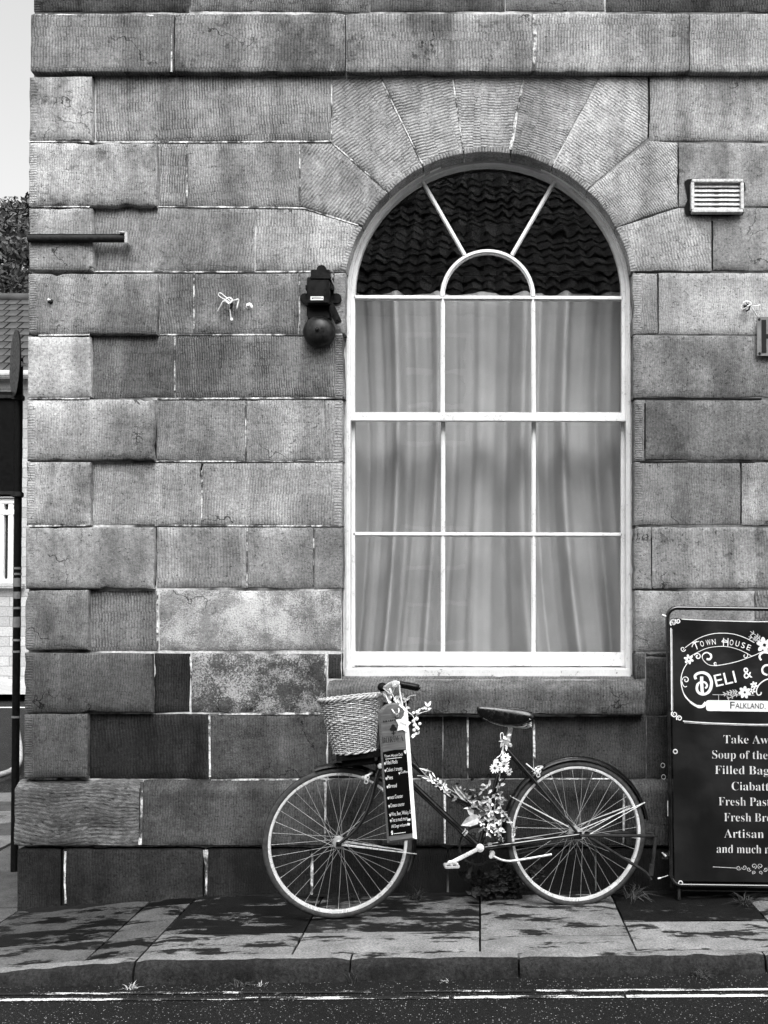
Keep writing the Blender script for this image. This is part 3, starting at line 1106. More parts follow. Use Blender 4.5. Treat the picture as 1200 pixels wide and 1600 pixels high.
PT = [([(834, 22), (836, 60), (834, 110)], [7, 8, 6], .041), ([(268, 55), (268, 112)], [3, 4], .041),
      ([(819, 122), (808, 175), (798, 234)], [3, 6, 9], 0), ([(594, 122), (660, 256)], [3, 3], 0), ([(707, 122), (724, 235)], [3, 3], 0), ([(519, 223), (602, 296)], [3, 3], 0),
      ([(475, 325), (560, 352)], [3, 3], 0), ([(518, 124), (518, 222)], [3, 3], 0), ([(292, 224), (292, 322)], [3, 4], 0), ([(468, 226), (469, 322)], [3, 4], 0),
      ([(145, 222), (300, 222), (517, 221)], [2, 3, 3], 0), ([(246, 323), (400, 324), (475, 325)], [2, 3, 3], 0), ([(145, 424), (330, 425), (540, 424)], [2.5, 3.5, 3], 0),
      ([(303, 427), (303, 522)], [4, 4], 0), ([(468, 427), (468, 520)], [3, 3], 0), ([(246, 523), (535, 523)], [3, 3], 0), ([(273, 526), (273, 610)], [4, 3], 0),
      ([(246, 623), (535, 622)], [3.5, 3], 0), ([(384, 626), (384, 718)], [3, 3], 0), ([(316, 735), (315, 820)], [5, 3], 0), ([(240, 721), (534, 721)], [3, 2], 0),
      ([(242, 821), (534, 822)], [3, 3], 0), ([(386, 825), (386, 918)], [3, 3], 0), ([(490, 826), (490, 915)], [3, 4], 0), ([(246, 930), (246, 1016)], [4, 4], 0),
      ([(138, 925), (138, 1016)], [3, 4], 0), ([(298, 1026), (299, 1060)], [5, 4], 0), ([(510, 1022), (507, 1064)], [6, 3], 0),
      ([(327, 1118), (328, 1214)], [5, 5], 0), ([(222, 1222), (221, 1290), (219, 1320)], [5, 5, 8], .053), ([(509, 1222), (508, 1316)], [5, 3], .053),
      ([(102, 1330), (101, 1380), (103, 1412)], [6, 4, 5], .036), ([(322, 1328), (323, 1360), (322, 1398)], [12, 5, 4], .036), ([(488, 1334), (487, 1400)], [6, 5], .036),
      ([(834, 1125), (835, 1185)], [5, 6], 0), ([(731, 1125), (731, 1200)], [4, 4], 0), ([(695, 1238), (695, 1318)], [5, 4], .053), ([(975, 1240), (974, 1318)], [5, 4], .053),
      ([(45, 1217), (90, 1217)], [4, 4], 0), ([(340, 1116), (500, 1115)], [4, 5], 0), ([(850, 1217), (960, 1217)], [4, 3], 0), ([(330, 1219), (480, 1218)], [3, 3], 0),
      ([(52, 23), (240, 24)], [3, 3], .036), ([(44, 221), (140, 222)], [2, 3], .031), ([(48, 323), (140, 323)], [3, 2], .031), ([(60, 524), (140, 523)], [3, 3], .031), ([(45, 623), (140, 623)], [3, 3], .031), ([(45, 822), (140, 821)], [4, 3], .031)]
for a, b, c in PT:
    pointing(a, b, c)
# dirt-packed dark joints; along the corner blocks the strips also paint their shade
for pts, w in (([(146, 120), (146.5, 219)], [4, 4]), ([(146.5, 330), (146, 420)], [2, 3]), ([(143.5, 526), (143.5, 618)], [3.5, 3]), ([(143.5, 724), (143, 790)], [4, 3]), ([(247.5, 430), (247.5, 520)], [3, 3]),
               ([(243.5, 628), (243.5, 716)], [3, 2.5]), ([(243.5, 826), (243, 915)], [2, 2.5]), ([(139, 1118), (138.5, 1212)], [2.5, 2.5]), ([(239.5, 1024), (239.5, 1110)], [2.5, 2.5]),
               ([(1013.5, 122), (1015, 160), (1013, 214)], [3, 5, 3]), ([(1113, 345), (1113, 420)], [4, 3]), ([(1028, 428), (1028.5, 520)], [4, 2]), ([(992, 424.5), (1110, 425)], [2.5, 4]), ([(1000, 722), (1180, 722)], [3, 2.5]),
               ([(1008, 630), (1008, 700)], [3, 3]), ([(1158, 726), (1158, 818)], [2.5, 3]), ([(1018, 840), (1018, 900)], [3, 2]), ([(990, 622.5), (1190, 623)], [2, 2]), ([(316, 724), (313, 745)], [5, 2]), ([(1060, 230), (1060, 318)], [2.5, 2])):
    pointing(pts, w, 0.0, 'dirt_shade_joint', 'soil', .001)

# ------------------------------------------------------------------ the arched sash window
win_y = .085
def loop_px(xl, xr, bottom, ccx, ccy, r, y, arc_n=28):
    pts = [(xl, bottom)]
    for i in range(arc_n + 1):
        a = PI - PI * i / arc_n
        pts.append((ccx + r * math.cos(a), ccy - r * math.sin(a)))
    pts.append((xr, bottom))
    return [(P(a, b, y).x, P(a, b, y).z) for a, b in pts]
WC = (763.0, 463.0)
mb = MB()
o_ = loop_px(526, 996, 1064, 763.5, 462, 234, win_y)
i_ = loop_px(547, 979, 1064, WC[0], WC[1], 215.5, win_y)
mb.band(o_, i_, win_y, .21)
o2 = loop_px(541, 985, 1064, WC[0], WC[1], 221.5, win_y - .012)
i2 = loop_px(544.5, 981.5, 1064, WC[0], WC[1], 218, win_y - .012)
mb.band(o2, i2, win_y - .012, win_y + .01)
window = mb.build('window', M['paint'], house, smooth=35)

def bar_px(mb, a, b, w, y0, y1):
    """straight glazing bar between two pixel points, w wide in pixels"""
    ln = math.hypot(b[0] - a[0], b[1] - a[1])
    nx_, ny_ = -(b[1] - a[1]) / ln * w / 2, (b[0] - a[0]) / ln * w / 2
    outer = [(a[0] + nx_, a[1] + ny_), (b[0] + nx_, b[1] + ny_)]
    inner = [(a[0] - nx_, a[1] - ny_), (b[0] - nx_, b[1] - ny_)]
    f = lambda q: (P(q[0], q[1], y0).x, P(q[0], q[1], y0).z)
    mb.band([f(q) for q in outer], [f(q) for q in inner], y0, y1)
def gbar(a, b, w, y0, y1):
    mb = MB()
    bar_px(mb, a, b, w, y0 + .008, y1)
    bar_px(mb, a, b, w * .45, y0, y0 + .012)
    return mb.build('glazing_bar', M['paint'], window)

UY, LY = .105, .150
# upper sash
mb = MB()
mb.band(loop_px(546, 980, 656.5, WC[0], WC[1], 217, UY), loop_px(554, 971.5, 656.5, WC[0], WC[1], 208.5, UY), UY, UY + .04)
bar_px(mb, (547, 650.5), (979, 651.5), 12, UY - .004, UY + .04)
mb.build('sash_frame', M['paint'], window, smooth=35)
gbar((553, 464.5), (973, 466), 6.5, UY, UY + .03)
gbar((692, 466), (691.5, 647), 6.5, UY + .002, UY + .03)
gbar((833, 466), (834, 647), 6.5, UY + .002, UY + .03)
gbar((659, 281), (726, 398), 6, UY + .002, UY + .03)
gbar((868, 281), (800, 398), 6, UY + .002, UY + .03)
mb = MB()
IC = (762.0, 463.0)
def arc2(r, y, a0=0, a1=PI, n=22):
    return [(P(IC[0] + r * math.cos(lerp(a1, a0, i / n)), IC[1] - r * math.sin(lerp(a1, a0, i / n)), y).x,
             P(IC[0] + r * math.cos(lerp(a1, a0, i / n)), IC[1] - r * math.sin(lerp(a1, a0, i / n)), y).z) for i in range(n + 1)]
mb.band(arc2(74.5, UY), arc2(67.5, UY), UY + .008, UY + .03)
mb.band(arc2(72.5, UY), arc2(69.5, UY), UY, UY + .012)
mb.build('glazing_bar', M['paint'], window, smooth=35)
# lower sash
mb = MB()
bar_px(mb, (549.5, 640), (549.5, 1042), 10, LY, LY + .04)
bar_px(mb, (976, 640), (976, 1042), 11, LY, LY + .04)
bar_px(mb, (545, 1029), (981, 1030), 21, LY - .003, LY + .04)
bar_px(mb, (545, 650), (981, 650), 12, LY - .002, LY + .04)
mb.build('sash_frame', M['paint'], window, smooth=35)
gbar((552, 834.5), (972, 835.5), 6.5, LY, LY + .03)
gbar((692.5, 655), (692, 1020), 6.5, LY + .002, LY + .03)
gbar((834, 655), (833.5, 1020), 6.5, LY + .002, LY + .03)
# timber sill
mb = MB()
xa, xb = P(538, 1050, .05).x, P(986, 1050, .05).x
za, zb_ = P(700, 1045, .05).z, P(700, 1060, .05).z
mb.bbox(((xa + xb) / 2, .125, (za + zb_) / 2), (xb - xa, .15, za - zb_), .005)
mb.build('timber_sill', M['paint_worn'], window, smooth=35)

def pane(poly_px, y):
    pts = [P(a, b, y) for a, b in poly_px]
    me = bpy.data.meshes.new('pane')
    me.from_pydata([tuple(p) for p in pts], [], [tuple(range(len(pts)))])
    bm = bmesh.new(); bm.from_mesh(me)
    if bm.faces[:] and bm.faces[:][0].normal.y > 0:
        bmesh.ops.reverse_faces(bm, faces=bm.faces[:])
    bm.to_mesh(me); bm.free()
    me.materials.append(M['glass'])
    return link('pane', me, window)
gy = UY + .02
def ar(c, r, a0, a1, n=14):
    return [(c[0] + r * math.cos(R(lerp(a0, a1, i / n))), c[1] - r * math.sin(R(lerp(a0, a1, i / n)))) for i in range(n + 1)]
pane(ar(WC, 212, 180, 120) + ar(IC, 71, 120, 180), gy)
pane(ar(WC, 212, 120, 60) + ar(IC, 71, 60, 120), gy)
pane(ar(WC, 212, 60, 0) + ar(IC, 71, 0, 60), gy)
pane(ar(IC, 71, 180, 0, 20), gy)
for xa, xb in ((550, 692), (692, 833), (833, 976)):
    pane(rect(xa, xb, 466, 648), gy)
    pane(rect(xa, xb, 655, 835), LY + .02)
    pane(rect(xa, xb, 835, 1022), LY + .02)

# ------------------------------------------------------------------ the curtain behind the glass
def curtain():
    cy = .40
    x0, x1 = P(480, 700, cy).x, P(1050, 700, cy).x
    zt, zb = P(700, 430, cy).z, P(700, 1050, cy).z
    NX, NZ = 260, 60
    folds = [(random.uniform(0, 6.28), f) for f in (19, 31, 47, 11)]
    vs, fs = [], []
    rows = [(zt - .0 - .02 * 0, None)]
    for j in range(NZ + 1):
        t_ = j / NZ
        z = lerp(zt, zb, t_)
        for i in range(NX + 1):
            x = lerp(x0, x1, i / NX)
            w = x + .075 * math.sin(t_ * 2.6 + x * 3.1) * t_ + .05 * noise.noise(Vector((x * 1.7, t_ * .9, 2.0)))
            f = .026 * math.sin(w * folds[0][1] * 1.3 + folds[0][0]) + .016 * math.sin(w * folds[1][1] * 1.5 + folds[1][0]) + .0025 * math.sin(w * 88 + folds[2][0])
            f *= .75 + .5 * noise.noise(Vector((x * 2.3, 5, t_ * .4)))
            f = f + .034 * max(0, math.sin(w * 27 + 1.3)) ** 3 + .007 * (1 - abs(math.sin(w * 36 + .4 + .8 * noise.noise(Vector((x * 3, t_ * 1.2, 9)))))) ** 2
            y = cy - f * (1.15 + .8 * t_)
            roll = max(0.0, .06 - t_) / .06
            if roll > 0:
                y += .55 * roll * roll
            vs.append((x, y, z - (.0 if roll == 0 else -.004 * roll)))
    for j in range(NZ):
        for i in range(NX):
            a = j * (NX + 1) + i
            fs.append((a, a + 1, a + NX + 2, a + NX + 1))
    mb = MB(); mb.add(vs, fs)
    o = mb.build('curtain', M['cloth'], None, smooth=180)
    tag(o, 'pale pleated curtain hanging behind the arched window up to its springing line', 'curtain')
curtain()

# ================================================================== THE BICYCLE
WR = .345
fc = Vector(((530 - CXP) / FPX * 4.586, -.414, 0)); rc = Vector(((901 - CXP) / FPX * 4.773, -.227, 0))
WB = (rc - fc).length
bike = empty('bicycle', (fc.x, fc.y, zp(fc.x) + .001))
BIKE_M = Matrix.Translation((fc.x, fc.y, zp(fc.x) + .001)) @ Matrix.Rotation(math.atan2(rc.y - fc.y, rc.x - fc.x), 4, 'Z') @ Matrix.Rotation(R(-3.0), 4, 'X')
bike.matrix_world = BIKE_M
BIKE_I = BIKE_M.inverted()
tag(bike, 'old black ladies bicycle with a wicker basket leaning below the window', 'bicycle')

def L(px, py, w=0.0):
    """photo measurement -> bicycle coordinates (x rearwards, y away from the viewer, z up) at sideways offset w"""
    o = BIKE_I @ CAM
    d = BIKE_I.to_3x3() @ ray(px, py)
    return o + d * ((w - o.y) / d.y)

def revolve_y(mb, prof, seg, mi=0, a0=0.0, a1=2 * PI, closed=True):
    """prof (radius, y) closed section swept about the y axis"""
    n = len(prof); vs = []; fs = []
    m = seg if closed else seg + 1
    for i in range(m):
        a = lerp(a0, a1, i / seg)
        for r, y in prof:
            vs.append((r * math.cos(a), y, r * math.sin(a)))
    for i in range(seg):
        j = (i + 1) % m
        for k in range(n):
            l = (k + 1) % n
            fs.append((i * n + k, j * n + k, j * n + l, i * n + l))
    if not closed:
        fs.append(tuple(range(n))); fs.append(tuple((m - 1) * n + k for k in range(n - 1, -1, -1)))
    mb.add(vs, fs, mi)

tyre_me = rim_me = None
SPOKES = {}
def wheel(x, rear):
    global tyre_me, rim_me
    w = empty('wheel', (x, 0, WR), bike)
    w.rotation_euler = (0, R(7 if rear else 0), 0)
    if tyre_me is None:
        mb = MB()
        r0, rt = WR - .0165, .0165
        sec = [(r0 + rt * math.cos(a), rt * math.sin(a)) for a in [2 * PI * k / 12 for k in range(12)]]
        revolve_y(mb, sec, 72)
        # pale sidewalls: faces whose section angle points sideways
        for fi in range(len(mb.f)):
            k = fi % 12
            am = 2 * PI * (k + .5) / 12
            if abs(math.cos(am)) < .75:
                mb.mi[fi] = 1
        tyre_me = mb.build('tyre', [M['rubber'], M['sidewall']], w, smooth=60)
        mb = MB()
        revolve_y(mb, [(.318, -.0125), (.322, -.0115), (.322, -.0095), (.312, -.009), (.312, .009), (.322, .0095), (.322, .0115), (.318, .0125), (.307, .0105), (.305, .006), (.305, -.006), (.307, -.0105)], 72)
        rim_me = mb.build('rim', M['steel'], w, smooth=40)
    else:
        link('tyre', tyre_me.data, w); link('rim', rim_me.data, w)
    mb = MB()
    rot = Matrix.Rotation(R(90), 4, 'X')
    fr = .024 if not rear else .030
    mb.lathe([(0, -.05), (.006, -.05), (.006, -.043), (.011, -.043), (.011, -.036), (.015, -.034), (fr, -.033), (fr, -.029), (.014, -.026), (.013, 0), (.014, .026), (fr, .029), (fr, .033), (.015, .034), (.011, .036), (.011, .043), (.006, .043), (.006, .05), (0, .05)], 20, rot)
    mb.lathe([(.0, -.066), (.005, -.066), (.005, -.05)], 10, rot)
    mb.lathe([(.0085, -.058), (.0085, -.05), (.0, -.058)], 6, rot)
    mb.build('hub', M['spoke'], w, smooth=40)
    nsp = 36
    for i in range(nsp):
        side = -1 if i % 2 == 0 else 1
        lead = 1 if (i // 2) % 2 == 0 else -1
        key = (side, lead, rear)
        if key not in SPOKES:
            mb = MB()
            fa = R(68) * lead
            p0 = Vector((fr * .85 * math.cos(fa), side * .031, fr * .85 * math.sin(fa)))
            p1 = Vector((.306, side * .002, 0))
            mb.tube([p0, p1], .0010, 5)
            mb.tube([p1.lerp(p0, .045), p1], .0018, 5)
            SPOKES[key] = mb.build('spoke', M['spoke'], w)
            s = SPOKES[key]
        else:
            s = link('spoke', SPOKES[key].data, w)
        s.rotation_euler = (0, 2 * PI * i / nsp, 0)
    return w
wf = wheel(0, False)
wr = wheel(WB, True)
FH, RH = Vector((0, 0, WR)), Vector((WB, 0, WR))

def arc_fender(name, c, r, a0, a1, half=.026, parent=bike):
    mb = MB()
    sec = []
    for k in range(9):
        t_ = lerp(-1, 1, k / 8)
        sec.append((r - .016 * t_ * t_, half * t_))
    sec2 = [(q[0] - .0022, q[1] * .93) for q in reversed(sec)]
    revolve_y(mb, sec + sec2, 40, 0, R(a0), R(a1), False)
    mb.v = [v + c for v in mb.v]
    return mb.build(name, M['black'], parent, smooth=50)
ff = arc_fender('fender', FH, .364, -24, 108)
rf = arc_fender('fender', RH, .366, 8, 186)
# fender stays
mb = MB()
for s in (-1, 1):
    for a in (26, 34):
        e = RH + Vector((.366 * math.cos(R(22)), s * .026, .366 * math.sin(R(22))))
        mb.tube([RH + Vector((.01, s * .045, .006 * (a - 30))), e], .0021, 6)
    mb.tube([RH + Vector((0, s * .045, .01)), RH + Vector((.366 * math.cos(R(150)), s * .026, .366 * math.sin(R(150))))], .0019, 6)
mb.build('fender_stay', M['steel'], rf)
mb = MB()
for s in (-1, 1):
    for a in (0, 1):
        e = FH + Vector((.366 * math.cos(R(-10)), s * .026, .366 * math.sin(R(-10))))
        mb.tube([FH + Vector((.01, s * .045, -.006 * a)), e], .002, 6)
mb.build('fender_stay', M['steel'], ff)

# frame
HT, HB = L(605, 1100), L(594, 1194)
BBK, SL = L(749, 1324), L(791, 1168)
mb = MB()
mb.tube([HB, HT], .0165, 12)
mb.tube([HB - (HT - HB) * .03, HB + (HT - HB) * .06], .0195, 12)
mb.tube([HT - (HT - HB) * .05, HT + (HT - HB) * .03], .0195, 12)
mb.tube(spl([L(599, 1152), L(650, 1198), L(700, 1238), L(735, 1257), L(767, 1262)], 6), .0125, 12)
mb.tube([L(596, 1180), L(650, 1231), BBK], .0145, 12)
mb.tube([BBK, SL], .014, 12)
mb.tube([SL - (SL - BBK) * .06, SL + (SL - BBK).normalized() * .006], .0175, 12)
mb.tube([BBK + Vector((0, -.037, 0)), BBK + Vector((0, .037, 0))], .021, 14)
for s in (-1, 1):
    ss = Vector((0, s, 0))
    mb.tube([SL + ss * .016 - Vector((0, 0, .008)), SL.lerp(RH, .35) + ss * .036, RH + ss * .052], [.0085, .0085, .0065], 10)
    mb.tube([BBK + ss * .024, BBK.lerp(RH, .4) + ss * .038, RH + ss * .052], [.011, .0105, .008], 10)
    mb.bbox(RH + ss * .052 + Vector((-.006, 0, -.003)), (.04, .005, .034), .0015)
mb.tube([SL.lerp(RH, .38) + Vector((0, -.036, 0)), SL.lerp(RH, .38) + Vector((0, .036, 0))], .006, 8)
frame = mb.build('frame', M['black'], bike, smooth=45)
# bright cable clips on the down tube
mb = MB()
q = L(727, 1302); qd = (BBK - L(596, 1180)).normalized()
mb.tube([q - qd * .004, q + qd * .004], .0165, 14)
q = L(724, 1299)
mb.tube([q - qd * .002, q + qd * .002], .0165, 14)
mb.build('cable_clip', M['steel'], frame, smooth=40)
mb = MB()
mb.tube(spl([L(612, 1098, -.03), L(640, 1170, -.03), L(668, 1216, -.018), L(712, 1252, -.018), L(752, 1262, -.02), L(800, 1205, -.02), L(838, 1204, -.02)], 6), .0022, 6)
mb.build('brake_cable', M['matt_black'], frame, smooth=60)

# fork
mb = MB()
CR = L(592, 1201)
mb.bbox(CR, (.034, .10, .026), .007)
for s in (-1, 1):
    ss = Vector((0, s, 0))
    pts = [CR + ss * .046, L(588, 1213) + ss * .048, L(580, 1246) + ss * .050, L(569, 1273) + ss * .051, L(553, 1296) + ss * .051, FH + ss * .051]
    mb.tube(spl(pts, 5), [lerp(.0125, .0075, i / 25) for i in range(26)], 10)
mb.bbox(FH + Vector((0, -.051, 0)), (.024, .005, .022), .0015)
mb.bbox(FH + Vector((0, .051, 0)), (.024, .005, .022), .0015)
mb.build('fork', M['black'], bike, smooth=45)

# brakes
def caliper(name, c, d, parent=bike):
    """c: place on the near side, d: along the rim"""
    mb = MB()
    for s in (-1, 1):
        y = Vector((0, s * .026, 0))
        mb.tube(spl([c + Vector((.03, 0, .02)), c + y * 1.2 + Vector((.012, 0, .015)), c + y + d * -.006], 5), [.0055] * 10 + [.004], 8)
        mb.bbox(c + y * .82 - d * .004, (.03, .008, .012), .002, Matrix.Rotation(-math.atan2(d.z, d.x), 3, 'Y'))
        mb.tube([c + y * .9, c + y * 1.55], .0055, 8)
    ring = [c + Vector((.004, -.03, .004)) + Vector((.011 * math.cos(a), 0, .011 * math.sin(a))) for a in [2 * PI * k / 12 for k in range(12)]]
    mb.tube(ring, .0028, 6, closed=True)
    ring = [c + Vector((.002, -.031, -.016)) + Vector((.008 * math.cos(a), 0, .008 * math.sin(a))) for a in [2 * PI * k / 12 for k in range(12)]]
    mb.tube(ring, .0026, 6, closed=True)
    return mb.build(name, M['steel'], parent, smooth=50)
caliper('brake_caliper', L(571, 1215, -.02), Vector((.9, 0, -.4)))
caliper('brake_caliper', L(838, 1205, -.02), Vector((.85, 0, .5)))
mb = MB()
mb.tube([L(822, 1193, -.03), L(836, 1205, -.03)], .0032, 8)
mb.build('brake_arm', M['steel'], bike)
# round reflector bracket by the fork crown
mb = MB()
c = L(594, 1197, -.055)
mb.lathe([(0, .012), (.009, .012), (.012, .008), (.013, 0), (.010, -.004)], 18, Matrix.Translation(c) @ Matrix.Rotation(R(90), 4, 'X'))
mb.build('fork_bolt', M['steel'], bike, smooth=40)

# cranks, pedals, chain wheel, chain
def crank(a, b, y):
    mb = MB()
    d = (b - a).normalized(); n_ = Vector((-d.z, 0, d.x))
    m_ = Matrix((d, Vector((0, 1, 0)), n_)).transposed()
    mb.bbox((a + b) / 2, ((b - a).length, .011, .019), .004, m_)
    for q, r in ((a, .019), (b, .013)):
        mb.lathe([(0, .010), (r * .7, .010), (r, .006), (r, -.006), (r * .7, -.010), (0, -.010)], 16, Matrix.Translation(q) @ Matrix.Rotation(R(90), 4, 'X'))
    mb.lathe([(0, .014), (.008, .014), (.009, .008)], 10, Matrix.Translation(a) @ Matrix.Rotation(R(90), 4, 'X'))
    return mb.build('crank', M['steel'] if y < 0 else M['iron'], bike, smooth=40)
ca, cb = L(750, 1325, -.06), L(703, 1349, -.06)
crank(ca, cb, -.06)
cf = BBK + Vector((.0, .06, 0)); cfe = cf + (ca - cb).normalized() * .0 + Vector((-.045, 0, -.145)) * 1.0
crank(cf, cfe, .06)
def pedal(c, flip):
    mb = MB()
    s = -1 if flip else 1
    mb.tube([c, c + Vector((0, s * .085, 0))], .006, 8)
    for dx in (-.028, .028):
        mb.bbox(c + Vector((dx, s * .05, 0)), (.012, .07, .014), .003)
    mb.bbox(c + Vector((0, s * .012, 0)), (.06, .006, .012), .002)
    mb.bbox(c + Vector((0, s * .088, 0)), (.06, .006, .012), .002)
    return mb.build('pedal', M['alloy'] if flip else M['matt_black'], bike, smooth=40)
pedal(cb, True); pedal(cfe, False)
mb = MB()
ring = []
revolve_y(mb, [(.084, -.002), (.092, -.002), (.092, .002), (.084, .002)], 40)
for k in range(5):
    a = 2 * PI * k / 5
    mb.tube([Vector((0, 0, 0)), Vector((.086 * math.cos(a), 0, .086 * math.sin(a)))], .006, 6)
for k in range(44):
    a = 2 * PI * k / 44
    mb.box(Vector((.094 * math.cos(a), 0, .094 * math.sin(a))), (.006, .003, .004), Matrix.Rotation(-a, 3, 'Y'))
mb.v = [v + BBK + Vector((0, .044, 0)) for v in mb.v]
mb.build('chain_wheel', M['iron'], bike, smooth=40)
mb = MB()
mb.tube([BBK + Vector((0, .044, .093)), RH + Vector((0, .044, .036))], .0035, 6)
mb.tube([BBK + Vector((0, .044, -.093)), RH + Vector((0, .044, -.036))], .0035, 6)
mb.lathe([(0, 0), (.034, 0), (.036, .004), (0, .004)], 24, Matrix.Translation(RH + Vector((0, .044, 0))) @ Matrix.Rotation(R(90), 4, 'X'))
mb.build('chain', M['iron'], bike)

# kick stand, raised
mb = MB()
k0 = L(769, 1334, -.03)
mb.bbox(k0 + Vector((0, 0, .0)), (.022, .03, .028), .004)
mb.bbox(L(765, 1319, -.03), (.022, .022, .012), .003)
mb.tube(spl([L(768, 1335, -.04), L(775, 1340, -.045), L(790, 1345, -.05), L(810, 1344, -.05), L(862, 1335, -.055)], 5), .0058, 10)
mb.tube([L(767, 1338, -.055), L(771, 1338, -.03)], .010, 12)
mb.build('kick_stand', M['alloy'], bike, smooth=50)

# fold-up rear stand behind the hub
mb = MB()
for s, e in ((-1, L(1028, 1306, -.07)), (1, L(1024, 1302, .07))):
    a = RH + Vector((.004, s * .058, -.003))
    mb.tube([a, a.lerp(e, .35), e], [.0065, .0085, .008], 8)
for s in (-1, 1):
    a = RH + Vector((.05, s * .058, -.014)); e = L(1017, 1368, s * .07)
    mb.tube(spl([a, a.lerp(e, .5), a.lerp(e, .9), e + Vector((0, 0, -.02))], 4), .0075, 8)
mb.tube([L(1026, 1294, -.07), L(1018, 1368, -.07)], .0085, 8)
mb.tube([L(1026, 1292, -.07), L(1025, 1306, -.07)], .0115, 10)
mb.tube([L(1018, 1350, -.07), L(1016, 1368, -.07)], .0105, 10)
mb.tube([L(1024, 1302, -.07), L(1024, 1302, .07)], .007, 8)
mb.tube([L(1017, 1366, -.07), L(1017, 1366, .07)], .007, 8)
mb.build('rear_stand', M['iron'], bike, smooth=45)

# saddle
def saddle():
    st = [(745, 1104, 1111, .012), (748, 1103.5, 1117, .020), (756, 1103, 1124, .024), (770, 1103.5, 1129, .030), (788, 1104.5, 1132.5, .046), (806, 1105, 1133, .068), (820, 1106.5, 1130, .080), (829, 1110, 1125, .078), (833, 1116, 1121, .058)]
    vs, fs = [], []
    K = 11
    for (px, pt, pb, hw) in st:
        t_ = L(px, pt); b_ = L(px, pb, -hw)
        x = t_.x; zt = t_.z; zb = b_.z
        for k in range(K):
            a = lerp(-1, 1, k / (K - 1))
            aa = abs(a)
            y = hw * math.copysign(min(1, aa * 1.25) ** .85, a) if aa < .8 else hw * math.copysign(1.0, a) * lerp(1, .96, (aa - .8) / .2)
            if aa < .62:
                z = zt - (zt - zb) * .10 * (aa / .62) ** 2
            else:
                z = lerp(zt - (zt - zb) * .10, zb, ((aa - .62) / .38) ** 1.15)
            vs.append((x, y, z))
    n = len(st)
    for i in range(n - 1):
        for k in range(K - 1):
            a = i * K + k
            fs.append((a, a + 1, a + K + 1, a + K))
    fs.append(tuple(range(K))); fs.append(tuple((n - 1) * K + k for k in range(K - 1, -1, -1)))
    me = bpy.data.meshes.new('saddle')
    me.from_pydata(vs, [], fs)
    me.materials.append(M['leather'])
    bm = bmesh.new(); bm.from_mesh(me); bmesh.ops.recalc_face_normals(bm, faces=bm.faces); bm.to_mesh(me); bm.free()
    me.polygons.foreach_set('use_smooth', [True] * len(me.polygons))
    o = link('saddle', me, bike)
    sm = o.modifiers.new('smooth', 'SUBSURF'); sm.levels = 2; sm.render_levels = 2
    # piping along the skirt, seams over the top, rails and springs below
    mb = MB()
    mb.tube(spl([L(px, pb - .5, -hw * 1.0) for px, pt, pb, hw in st], 4), .0016, 6)
    for px in (771, 789, 806, 822):
        mb.tube(spl([L(px, 1103, 0) + Vector((0, 0, .0005)), L(px + 1, 1106, -.02), L(px + 1, 1110, -.03)], 3), .0012, 5)
    mb.build('saddle_piping', M['matt_black'], o)
    mb = MB()
    for s in (-1, 1):
        mb.tube(spl([L(756, 1122, 0) + Vector((0, s * .01, 0)), L(775, 1131, 0) + Vector((0, s * .02, 0)), L(800, 1135, 0) + Vector((0, s * .022, 0)), L(822, 1136, 0) + Vector((0, s * .04, 0)), L(827, 1126, 0) + Vector((0, s * .05, 0))], 5), .0032, 8)
        hc = [L(824, 1131, 0) + Vector((.010 * math.cos(a), s * .05 + .010 * math.sin(a), -.012 + .030 * a / 25)) for a in [k * .5 for k in range(50)]]
        mb.tube(hc, .0022, 5)
    mb.tube([L(826, 1125, -.06), L(829, 1123, -.075)], .006, 8)
    mb.tube([L(797, 1136, -.025), L(797, 1136, .025)], .012, 12)
    mb.build('saddle_rail', M['steel'], o, smooth=50)
saddle()
mb = MB()
a, b = L(798, 1137), SL
mb.tube([b, a], .0125, 14)
for t_ in (.35, .55, .7):
    q = b.lerp(a, t_)
    mb.tube([q - (a - b).normalized() * .001, q + (a - b).normalized() * .001], .0129, 14)
mb.build('seat_post', M['alloy'], bike, smooth=50)
mb = MB()
mb.tube([L(797, 1163, -.018), L(798, 1165, -.034)], .0075, 10)
mb.build('seat_bolt', M['steel'], bike, smooth=50)

# handlebar and stem
SC = L(606, 1079)
mb = MB()
mb.tube([HT, L(607, 1086), SC], [.012, .012, .013], 12)
mb.tube([SC + Vector((0, -.02, 0)), SC + Vector((0, .02, 0))], .017, 12)
mb.build('stem', M['alloy'], bike, smooth=50)
mb = MB()
g0, g1 = L(624, 1069, -.24), L(655, 1075, -.25)
near = spl([SC, SC + Vector((-.022, -.06, .012)), SC + Vector((-.015, -.16, .022)), g0 + Vector((-.02, .02, .006)), g0, g1], 6)
far = spl([SC, SC + Vector((-.022, .06, .008)), SC + Vector((-.02, .15, -.006)), SC + Vector((-.01, .215, -.03)), SC + Vector((.035, .235, -.045)), SC + Vector((.12, .235, -.06))], 6)
mb.tube(list(reversed(near)) + far[1:], .011, 12)
hb = mb.build('handlebar', M['steel'], bike, smooth=60)
mb = MB()
d = (g1 - g0).normalized()
mb.tube([g0, g0 + d * .012, g0 + d * .07, g1 - d * .006, g1], [.0165, .0155, .0165, .0165, .012], 14)
mb.tube([g1, g1 + d * .006], [.008, .004], 8)
mb.build('grip', M['grip'], hb, smooth=50)
mb = MB()
f0, f1 = far[-7], far[-1]
mb.tube([f0, f0.lerp(f1, .5), f1], [.0155, .0165, .0155], 14)
mb.build('grip', M['grip'], hb, smooth=50)
mb = MB()
lv = [g0 + Vector((-.03, .01, .002)), L(623, 1066, -.25), L(625, 1082, -.255), L(629, 1102, -.262)]
mb.tube(spl(lv, 5), .0038, 8)
